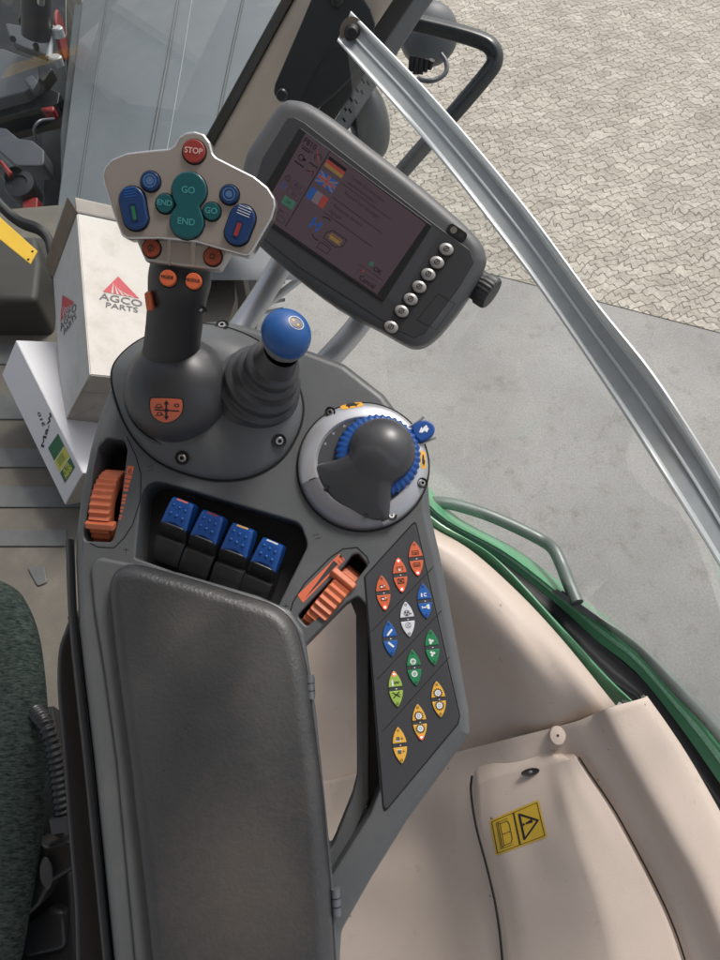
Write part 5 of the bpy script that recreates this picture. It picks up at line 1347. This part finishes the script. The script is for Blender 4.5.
# ================================================================== FRONT PILLAR with bracket
def strip(name, L_, R_, mats, parent, th=.05, bulge=.01, n=24, ang=50):
    a = resample(smooth_curve([W(*p) for p in L_], 6), n); b = resample(smooth_curve([W(*p) for p in R_], 6), n); rows = []
    for p, q in zip(a, b):
        up = (C0 - (p + q) / 2).normalized()
        rows.append([p - up * th, p, p.lerp(q, .06) + up * bulge * .7, p.lerp(q, .15) + up * bulge, p.lerp(q, .5) + up * bulge * 1.1, p.lerp(q, .85) + up * bulge, p.lerp(q, .94) + up * bulge * .7, q, q - up * th])
    mb = MB(); mb.grid(rows, 0); return mb.build(name, mats, parent, world_pts=True, ang=ang)
pil = empty('cab_pillar', Matrix.Translation(W(210, 160, 1.7)), 'beige front cab pillar carrying a black bracket plate', 'pillar')
strip('pillar_trim', [(360, -120, 1.35), (293, 0, 1.45), (231, 113, 1.6), (188, 190, 1.72), (150, 260, 1.85)], [(470, -120, 1.3), (393, 0, 1.4), (320, 108, 1.55), (262, 190, 1.7), (215, 260, 1.85)], [beige2], pil)
strip('front_seal', [(350, -120, 1.34), (281, 0, 1.44), (219, 113, 1.59), (176, 190, 1.71), (140, 260, 1.84)], [(362, -120, 1.35), (294, 0, 1.45), (232, 113, 1.6), (189, 190, 1.72), (151, 260, 1.85)], [black], pil, bulge=.006)
strip('side_seal', [(468, -120, 1.31), (392, 0, 1.41), (319, 108, 1.56), (262, 190, 1.7)], [(500, -120, 1.33), (414, 0, 1.43), (336, 118, 1.58), (280, 200, 1.7)], [black], pil, bulge=.006)
strip('outer_strip', [(498, -120, 1.36), (413, 0, 1.46), (335, 120, 1.6), (280, 205, 1.7)], [(525, -120, 1.4), (433, 0, 1.5), (352, 124, 1.64), (295, 210, 1.74)], [irong], pil, bulge=.003)
mb = MB()
for k in range(6):
    for s_ in (0, 1):
        t = k / 5; x = 371 - 30*t + s_*5 - 2; y = 72 + 46*t + s_*2
        c = W(x, y, 1.5 + .09*t); up = (C0 - c).normalized(); T = Matrix.Translation(W(x, y, 1.52 + .085*t)) @ up.to_track_quat('Z', 'Y').to_matrix().to_4x4() @ Matrix.Rotation(rad(-58), 4, 'Z')
        mb.box((0, 0, 0), (.010, .004, .002), 0, T)
mb.build('slot_row', [gap], pil, M=ID)
ident(bpy.data.objects['slot_row'])
BF = Frame(W(320, 55, 1.42), C0 - W(320, 55, 1.42), RT)
bp_ = [(316, -12), (357, -12), (370, 8), (375.5, 24), (372, 44), (359, 71), (338, 92), (317, 110), (293, 106), (280, 101), (273.5, 94), (275, 84), (301, 24)]
mb = MB(); mb.prism(ccw(fillet(BF.poly(bp_), .012, 4)), -.02, 0, .003, 0, cap_bottom=True)
br = mb.build('bracket_plate', [mat('bracket_black', (.014, .018, .019), .42, rvar=.08)], pil, M=BF.M)
for (x, y) in ((282, 95), (337, 0)):
    o = BF.uv(x, y); mb = MB(); T = Matrix.Translation((o.x, o.y, 0)); mb.lathe([(.012, 0), (.012, .006), (.009, .009), (.0001, .010)], 20, 0, T); mb.lathe([(.006, .0098), (.005, .006), (.0001, .006)], 6, 1, T)
    mb.build('bolt', [dark, gap], br, M=BF.M)
mb = MB(); mb.prism(ccw(fillet(BF.poly([(325, 55), (366, 40), (357, 70), (338, 90), (318, 106), (300, 103)]), .005, 3)), -.001, .003, .001, 0); mb.build('raised_panel', [dark], br, M=BF.M)

# ================================================================== OUTSIDE: mirror arm, lamp, housing
mb = MB(); ap = [(372, 16, 1.72), (402, 20, 1.72), (450, 31, 1.72), (480, 40, 1.72), (492, 48, 1.72), (495, 60, 1.73), (487, 74, 1.74), (455, 112, 1.78), (405, 168, 1.84), (350, 235, 1.9)]
mb.tube(smooth_curve([W(*p) for p in ap], 4), [(.0175, .0175)] * 37, 16, 0, sq=.6)
o = mb.build('bent_tube_bar', [mat('arm_black', (.03, .035, .037), .25, rvar=.08)], None, M=Matrix.Translation(W(372, 16, 1.72)), world_pts=True)
ident(o, 'bent black square tube arm outside the side window in front of the round lamp', 'bar')
lampM = Matrix.Translation(W(430, 34, 2.0)); wl_ = empty('work_lamp', lampM, 'round dark grey work lamp with a cable loop outside the window', 'lamp')
up = (C0 - W(430, 34, 2)).normalized(); q_ = (up + Vector((.3, -.2, .3))).normalized().to_track_quat('Z', 'Y').to_matrix().to_4x4()
T = lampM @ q_; mb = MB()
pr = [(.076, -.05), (.080, -.02)] + [(max(.0001, .080 * math.cos(rad(90) * k / 10)), .055 * math.sin(rad(90) * k / 10)) for k in range(11)]
mb.lathe(pr, 40, 0, T); mb.build('lamp_shell', [mat('lamp_grey', (.10, .11, .115), .5, rvar=.05)], wl_, M=ID, ang=60)
mb = MB(); 
for k in range(5): 
    a = W(412 + k*5, 56 + k*1.0, 1.93); b = W(411 + k*4.5, 76 - abs(k-1.5)*3, 1.95); mb.tube([a, b], .008, 8, 0)
mb.build('lamp_bracket', [black], wl_, M=ID)
mb = MB(); mb.tube(smooth_curve([W(*p) for p in ((441, 54, 1.9), (446, 62, 1.9), (446, 72, 1.9), (438, 79, 1.9), (428, 81, 1.9), (418, 79, 1.92))], 5), .0062, 10, 0); mb.build('cable', [irong], wl_, M=ID)
hc_ = W(369, 121, 1.68); up = (C0 - hc_).normalized()
T = Matrix.Translation(hc_) @ Frame(hc_, up, RT + UPV * .28).M.to_3x3().to_4x4(); mb = MB()
pr = [(.047, -.06)] + [(max(.0001, .05 * math.cos(rad(90) * k / 12) ** .8), -.03 + .06 * math.sin(rad(90) * k / 12)) for k in range(13)]
mb.lathe(pr, 40, 0, T @ Matrix.Diagonal((.95, 1.75, 1, 1)).to_4x4())
o = mb.build('mirror_housing', [mat('housing_black', (.045, .05, .053), .35, rvar=.05)], None, M=Matrix.Translation(hc_), world_pts=True, ang=60)
ident(o, 'smooth dark rounded housing outside, tucked between the monitor and the aluminium rail', 'housing')

# step grating and tube below, tyre
GF = Frame(W(262, 300, 2.5), Vector((0, 0, 1)), RT); grM = GF.M
gp_ = [(225, 262), (285, 268), (302, 356), (215, 360)]
mb = MB(); outerg = ccw(GF.poly(gp_)); slots = []
for i in range(9):
    for j in range(2):
        x0 = 236 + j*26 + (i % 2)*2; y0 = 272 + i*9
        slots.append(GF.poly([(x0, y0 + 3), (x0 + 21, y0 - 1), (x0 + 21, y0 + 2.6), (x0, y0 + 6.6)]))
mb.prism(outerg, -.02, 0, 0, 0, holes=slots); o = mb.build('step_grating', [mat('galvanised', (.42, .44, .45), .45, metal=.4, rvar=.1, var=.1)], None, M=grM)
ident(o, 'light grey slotted metal step plate below the cab beside the silver poles', 'step')
mb = MB(); mb.tube([W(330, 256, 2.2), W(300, 279, 2.2), W(225, 336, 2.25)], .012, 12, 0); o = mb.build('step_rail', [tubem], None, M=Matrix.Translation(W(225, 336, 2.25)), world_pts=True)
ident(o, 'thin light grey rail crossing above the slotted step plate', 'rail')
tc_ = W(232, 236, 2.6); T = Matrix.Translation(tc_) @ Matrix.Rotation(rad(90), 4, 'Y') @ Matrix.Rotation(rad(10), 4, 'X'); mb = MB()
mb.lathe([(.18, -.13), (.30, -.14), (.36, -.12), (.38, -.06), (.385, 0), (.38, .06), (.36, .12), (.30, .14), (.18, .13), (.18, -.13)], 60, 0, T, rf=lambda a: 1 + .02 * (1 if math.sin(a*30) > 0 else -1))
o = mb.build('tyre', [tyre], None, M=Matrix.Translation(tc_), world_pts=True, ang=30)
ident(o, 'dark rubber tyre glimpsed between the joystick head and the display', 'tyre')

# ================================================================== BONNET
def hoodpt(px, py):
    z = 1.95
    for _ in range(3):
        p = G(px, py, z); z = 1.95 - .5 * (p.x + .42) ** 2 * (1 if True else 0)
    return p
rows = []
for py in range(-40, 300, 20):
    rows.append([hoodpt(x + (110 - py) * .12, py) for x in [70, 72, 76] + list(range(86, 330, 12))])
mb = MB(); mb.grid(rows, 0); left = [r[0] for r in rows]; mb.grid([left, [p + Vector((-.02, 0, -.04)) for p in left], [p + Vector((-.05, 0, -.5)) for p in left]], 0)
bon_bvh = mb.bvh(); bon = empty('bonnet', Matrix.Translation(W(150, 100, 2.3)), 'long grey tractor bonnet with lengthwise ridges seen through the windscreen', 'bonnet')
mb.build('bonnet_skin', [hoodm], bon, world_pts=True, ang=60)
for L_, wd, mt in ((((107, 0), (96, 80), (84, 160), (76, 215)), .004, hoodd), (((178, 0), (166, 70), (153, 140), (144, 190)), .006, hoodd), (((192, 0), (181, 70), (169, 140), (160, 190)), .0018, hoodl), (((243, 0), (228, 70), (216, 130)), .005, hoodd)):
    mb = MB(); pts = [hit(bon_bvh, x, y, .001) for x, y in L_]; pts = [p for p in pts if p]; mb.tube(smooth_curve(pts, 5), wd, 8, 0); mb.build('ridge', [mt], bon, world_pts=True)

# windscreen: pane, seal
ws = empty('windscreen', Matrix.Translation((-.4, 1.56, 1.93)), 'large clear windscreen pane in front of the bonnet with black rubber seal', 'windscreen')
mb = MB(); ya = 1.56; yp = lambda px, py, y: C0 + ray(px, py) * (y / ray(px, py).y)
pa = [Vector((-1.35, ya, 1.9)), yp(150, 262, ya), yp(188, 190, ya), yp(292, 0, ya - .09), yp(360, -120, ya - .14), Vector((-1.35, ya - .14, yp(360, -120, ya - .14).z))]
mb.add(pa, [(0, 1, 2, 3, 4, 5)], 0); mb.build('pane', [glassm], ws, world_pts=True, smooth=False)
mb = MB(); mb.tube(smooth_curve([W(*p) for p in ((-60, 150, 1.62), (-20, 180, 1.62), (2, 207, 1.62), (20, 222, 1.62), (38, 229, 1.6), (48, 239, 1.6), (54, 258, 1.6), (75, 268, 1.62), (200, 270, 1.66))], 5), [(.014, .009)] * 41, 12, 0, sq=.6)
mb.build('seal', [black], ws, world_pts=True)
# dark side strip (bodywork between bonnet and linkage)
mb = MB(); q = [W(66, -20, 2.9), W(85, -20, 2.9), W(76, 120, 2.45), (W(72, 255, 2.0)), W(48, 255, 2.0), W(54, 120, 2.45)]
mb.prism([(p.x, p.y) for p in ccw([(v.x, v.y) for v in q]) ] if False else ccw([(v.x, v.y) for v in q]), 1.1, 1.72, .01, 0)
o = mb.build('engine_side_cover', [mat('cover_dark', (.055, .065, .066), .4, rvar=.1, var=.2, vscale=8)], None, M=ID); 
ident(o, 'dark green grey narrow cover strip along the left side of the bonnet', 'cover')

# ================================================================== FRONT IMPLEMENT (left of the bonnet)
imp = empty('front_implement', Matrix.Translation(W(20, 100, 2.9)), 'black and red iron implement parts beyond the windscreen on the left', 'implement')
def slab(name, px, d, th, mt, bev=.006, N=None, fr=.01, par=imp):
    c = W(sum(p[0] for p in px)/len(px), sum(p[1] for p in px)/len(px), d); F_ = Frame(c, N or Vector((0, -.35, 1)), RT)
    mb = MB(); mb.prism(ccw(fillet(F_.poly(px), fr, 3)), -th, 0, bev, 0, cap_bottom=True); return mb.build(name, [mt], par, M=F_.M)
slab('base_frame', [(-60, -40), (66, -40), (70, 255), (-60, 255)], 3.2, .2, ironb)
slab('mounting_plate', [(4, 22), (46, 30), (52, 52), (44, 55), (12, 43)], 2.75, .03, irong)
slab('top_plate', [(-30, 55), (2, 48), (42, 63), (38, 82), (24, 92), (-30, 106)], 2.65, .05, mat('plate_grey', (.11, .118, .13), .45, rvar=.1, dirt=(.05, .05, .05), dscale=8))
slab('black_beam', [(-30, 104), (26, 95), (40, 84), (60, 92), (58, 104), (30, 110), (-30, 128)], 2.7, .12, ironb)
slab('wedge', [(37, 63), (53, 68), (42, 82), (38, 78)], 2.6, .05, ironb)
slab('nut', [(23, 79), (31, 74), (38, 81), (32, 90)], 2.58, .03, irong, fr=.004)
slab('grey_casting', [(-20, 124), (6, 128), (18, 138), (32, 140), (44, 150), (44, 166), (18, 166), (-2, 158), (-20, 150)], 2.6, .08, mat('casting_grey', (.10, .108, .125), .5, rvar=.1, dirt=(.1, .1, .11), dscale=10), fr=.02)
slab('red_panel', [(22, 200), (38, 196), (36, 224), (24, 226)], 2.5, .04, redp)
slab('red_panel', [(38, 108), (54, 105), (54, 112), (46, 111)], 2.62, .04, redp)
slab('dark_guard', [(40, 60), (66, 40), (74, 250), (44, 250)], 2.95, .1, ironb)
mb = MB(); mb.tube([W(36, -60, 2.4), W(36, 36, 2.62)], .05, 28, 0); mb.tube([W(36, 18, 2.6), W(36, 25, 2.6)], .057, 28, 0); mb.build('hydraulic_cylinder', [ironb], imp, M=ID)
mb = MB(); mb.tube([W(41, -30, 2.3), W(41, 3, 2.45)], .012, 14, 0); mb.build('pin', [steel], imp, M=ID)
for (x, y) in ((13, 39), (36, 46)): mb = MB(); mb.tube([W(x, y, 2.74), W(x, y, 2.68)], .012, 6, 0); mb.build('bolt', [ironb], imp, M=ID)
T = Frame(W(61, 36, 2.7), RT + FW * .16 + UPV * .06, UPV).M; mb = MB()
mb.lathe([(.078, -.006), (.084, 0), (.078, .006), (.066, .003), (.001, .003)], 40, 0, T); mb.build('red_disc', [redp], imp, M=ID)
mb = MB()
for (x, y) in ((56, 28), (55, 57)): 
    T = Matrix.Translation(W(x, y, 2.62)); mb.lathe([(.024, -.03), (.024, 0), (.02, .004), (.0001, .004)], 24, 0, T, sy=.8)
mb.tube([W(51, 36, 2.64), W(49, 58, 2.64)], .012, 10, 0); mb.build('link_pins', [mat('zinc', (.5, .52, .53), .4, metal=.4)], imp, M=ID)
T = Matrix.Translation(W(19, 183, 2.5)) @ Euler((rad(20), 0, 0)).to_matrix().to_4x4(); mb = MB(); mb.lathe([(.05, -.08), (.055, -.01), (.05, .0), (.03, .003), (.028, -.003), (.0001, -.002)], 36, 0, T); mb.build('round_cap', [mat('cap_black', (.02, .022, .028), .45)], imp, M=ID)
mb = MB(); mb.tube([W(-15, 150, 2.56), W(14, 176, 2.5)], .035, 18, 0); mb.build('arm', [ironb], imp, M=ID)
mb = MB(); mb.tube(smooth_curve([W(*p) for p in ((36, 140, 2.5), (34, 130, 2.45), (40, 121, 2.45), (54, 119, 2.5))], 5), .005, 8, 0); mb.build('cable', [irong], imp, M=ID)
slab('red_stripe', [(-4, 158), (2, 160), (12, 172), (8, 176)], 2.42, .01, redp, fr=.002)

# front-left sill and yellow strip
mb = MB(); q = [G(x, y, 1.98) for x, y in ((-60, 232), (36, 236), (40, 262), (36, 300), (-60, 300))]; mb.prism(ccw(fillet([(p.x, p.y) for p in q], .02, 4)), FLOOR_Z - .01, 1.98, .014, 0)
q = [G(x, y, 1.93) for x, y in ((-60, 225), (240, 232), (240, 262), (-60, 262))]; mb.prism(ccw([(p.x, p.y) for p in q]), 1.4, 1.90, .01, 0)
ident(mb.build('floor', [mat('sill_grey', (.05, .046, .04), .6, bump=.3, bscale=300, var=.1)], None, M=ID), kind='structure')
mb = MB(); q = [G(x, y, 1.95) for x, y in ((-60, 318), (14, 318), (30, 325), (46, 330), (50, 345), (-60, 350))]
YF = Frame(W(15, 240, 1.50), Vector((.1, -.3, 1)), RT); mb = MB()
mb.prism(ccw(fillet(YF.poly([(-30, 190), (37.5, 251), (30.5, 264), (-30, 215)]), .001, 2)), -.003, 0, .0008, 0, cap_bottom=True)
mb.marks(D().disc(*YF.uv(32.5, 251.5), .0026, 1).disc(*YF.uv(28.3, 259.5), .0026, 1), lambda u, v, h: Vector((u, v, h)), .0002, .0001)
o = mb.build('metal_strip', [yellowt, gap], None, M=YF.M); ident(o, 'yellow flat metal strip with two small holes lying at the front left', 'strip')

# ================================================================== SEAT
seat = empty('driver_seat', Matrix.Translation(W(-30, 760, 1.1)), 'driver seat cushion in dark green woven fabric at the lower left', 'seat')
mb = MB(); SF = Frame(W(-20, 740, 1.0), Vector((0, -.15, 1)), RT)
sp = ccw(smooth_curve(SF.poly([(-230, 560), (-90, 560), (-34, 566), (4, 580), (20, 600), (31, 630), (37, 672), (40, 720), (39, 780), (33, 840), (23, 900), (5, 990), (-26, 1060), (-230, 1060)]), 4, True)); rings = []
for s_, z in ((.05, -.16), (.03, -.10), (.012, -.06), (.002, -.035), (.004, -.018), (.015, -.007), (.028, -.001), (.045, .003), (.07, .004)):
    rings.append([(p.x, p.y, z) for p in (offset(sp, s_) if s_ else sp)])
mb.grid(rings, 0, closed=True); mb.f.append(tuple(range(len(mb.v) - len(sp), len(mb.v)))); mb.m.append(0)
mb.build('seat_cushion', [fabric], seat, M=SF.M, ang=70)
mb = MB(); fp = [G(x, y, 2.0) for x, y in ((-200, 720), (52, 705), (62, 760), (84, 1000), (84, 1100), (-200, 1100))]
mb.prism(ccw([(p.x, p.y) for p in fp]), FLOOR_Z, 2.0, .01, 0); mb.build('seat_base', [black], seat, M=ID)
mb = MB(); path = smooth_curve([W(*p) for p in ((36, 712, 1.03), (44, 722, 1.0), (51, 742, .99), (56, 765, .985), (60, 795, .98), (63, 815, .98))], 12)
rr_ = [(.0105 + .0016 * math.sin(i * 2.1)) for i in range(len(path))]; path2 = resample(path, 140); rr_ = [.0105 + .0016 * math.sin(i * 2*math.pi/7) for i in range(140)]
mb.tube(path2, rr_, 16, 0); hose = mb.build('corrugated_hose', [dark], None, M=Matrix.Translation(path2[0]), world_pts=True, ang=80)
ident(hose, 'black corrugated hose between the seat cushion and the console', 'hose')
mb = MB(); T = Matrix.Translation(W(64, 822, .975)) @ (path2[-1] - path2[-5]).normalized().to_track_quat('Z', 'Y').to_matrix().to_4x4(); mb.box((0, 0, 0), (.030, .024, .020), 0, T, .003); mb.build('hose_clamp', [shellm], hose, M=ID)
slab2 = lambda name, px, d, th, mt, fr=.01: slab(name, px, d, th, mt, .006, Vector((.1, -.3, 1)), fr, seat)
slab2('adjuster_cover', [(34, 838), (48, 846), (72, 838), (76, 868), (50, 884), (40, 905), (14, 930), (16, 900)], .98, .05, mat('lever_black', (.010, .011, .012), .4, rvar=.08), .012)
slab2('side_trim', [(20, 925), (48, 908), (64, 912), (66, 950), (20, 960)], 1.0, .04, dark, .012)
mb = MB(); c = W(46, 873, .965); T = Matrix.Translation(c) @ Frame(c, C0 - c, RT + UPV*.3).M.to_3x3().to_4x4(); mb.lathe([(.020, -.006), (.020, .0), (.017, .003), (.0001, .004)], 28, 0, T @ Matrix.Diagonal((.42, 1, 1, 1)).to_4x4()); mb.build('oval_plate', [shellm], seat, M=ID)

# ================================================================== SIDE WINDOW
lo = resample(smooth_curve([W(*p) for p in ((400, 478, 1.45), (500, 553, 1.36), (600, 630, 1.31), (700, 735, 1.24), (790, 860, 1.16))], 16), 60)
hi = resample(smooth_curve([W(345, 30, 1.22), W(470, 165, 1.0), W(600, 330, .82), W(700, 470, .72), W(800, 620, .66)], 16), 60)
sw_ = empty('side_window', Matrix.Translation(lo[8]), 'curved clear glass of the right cab door over the yard', 'window')
mb = MB(); mb.grid([lo, hi], 0); mb.build('pane', [glass2], sw_, world_pts=True)
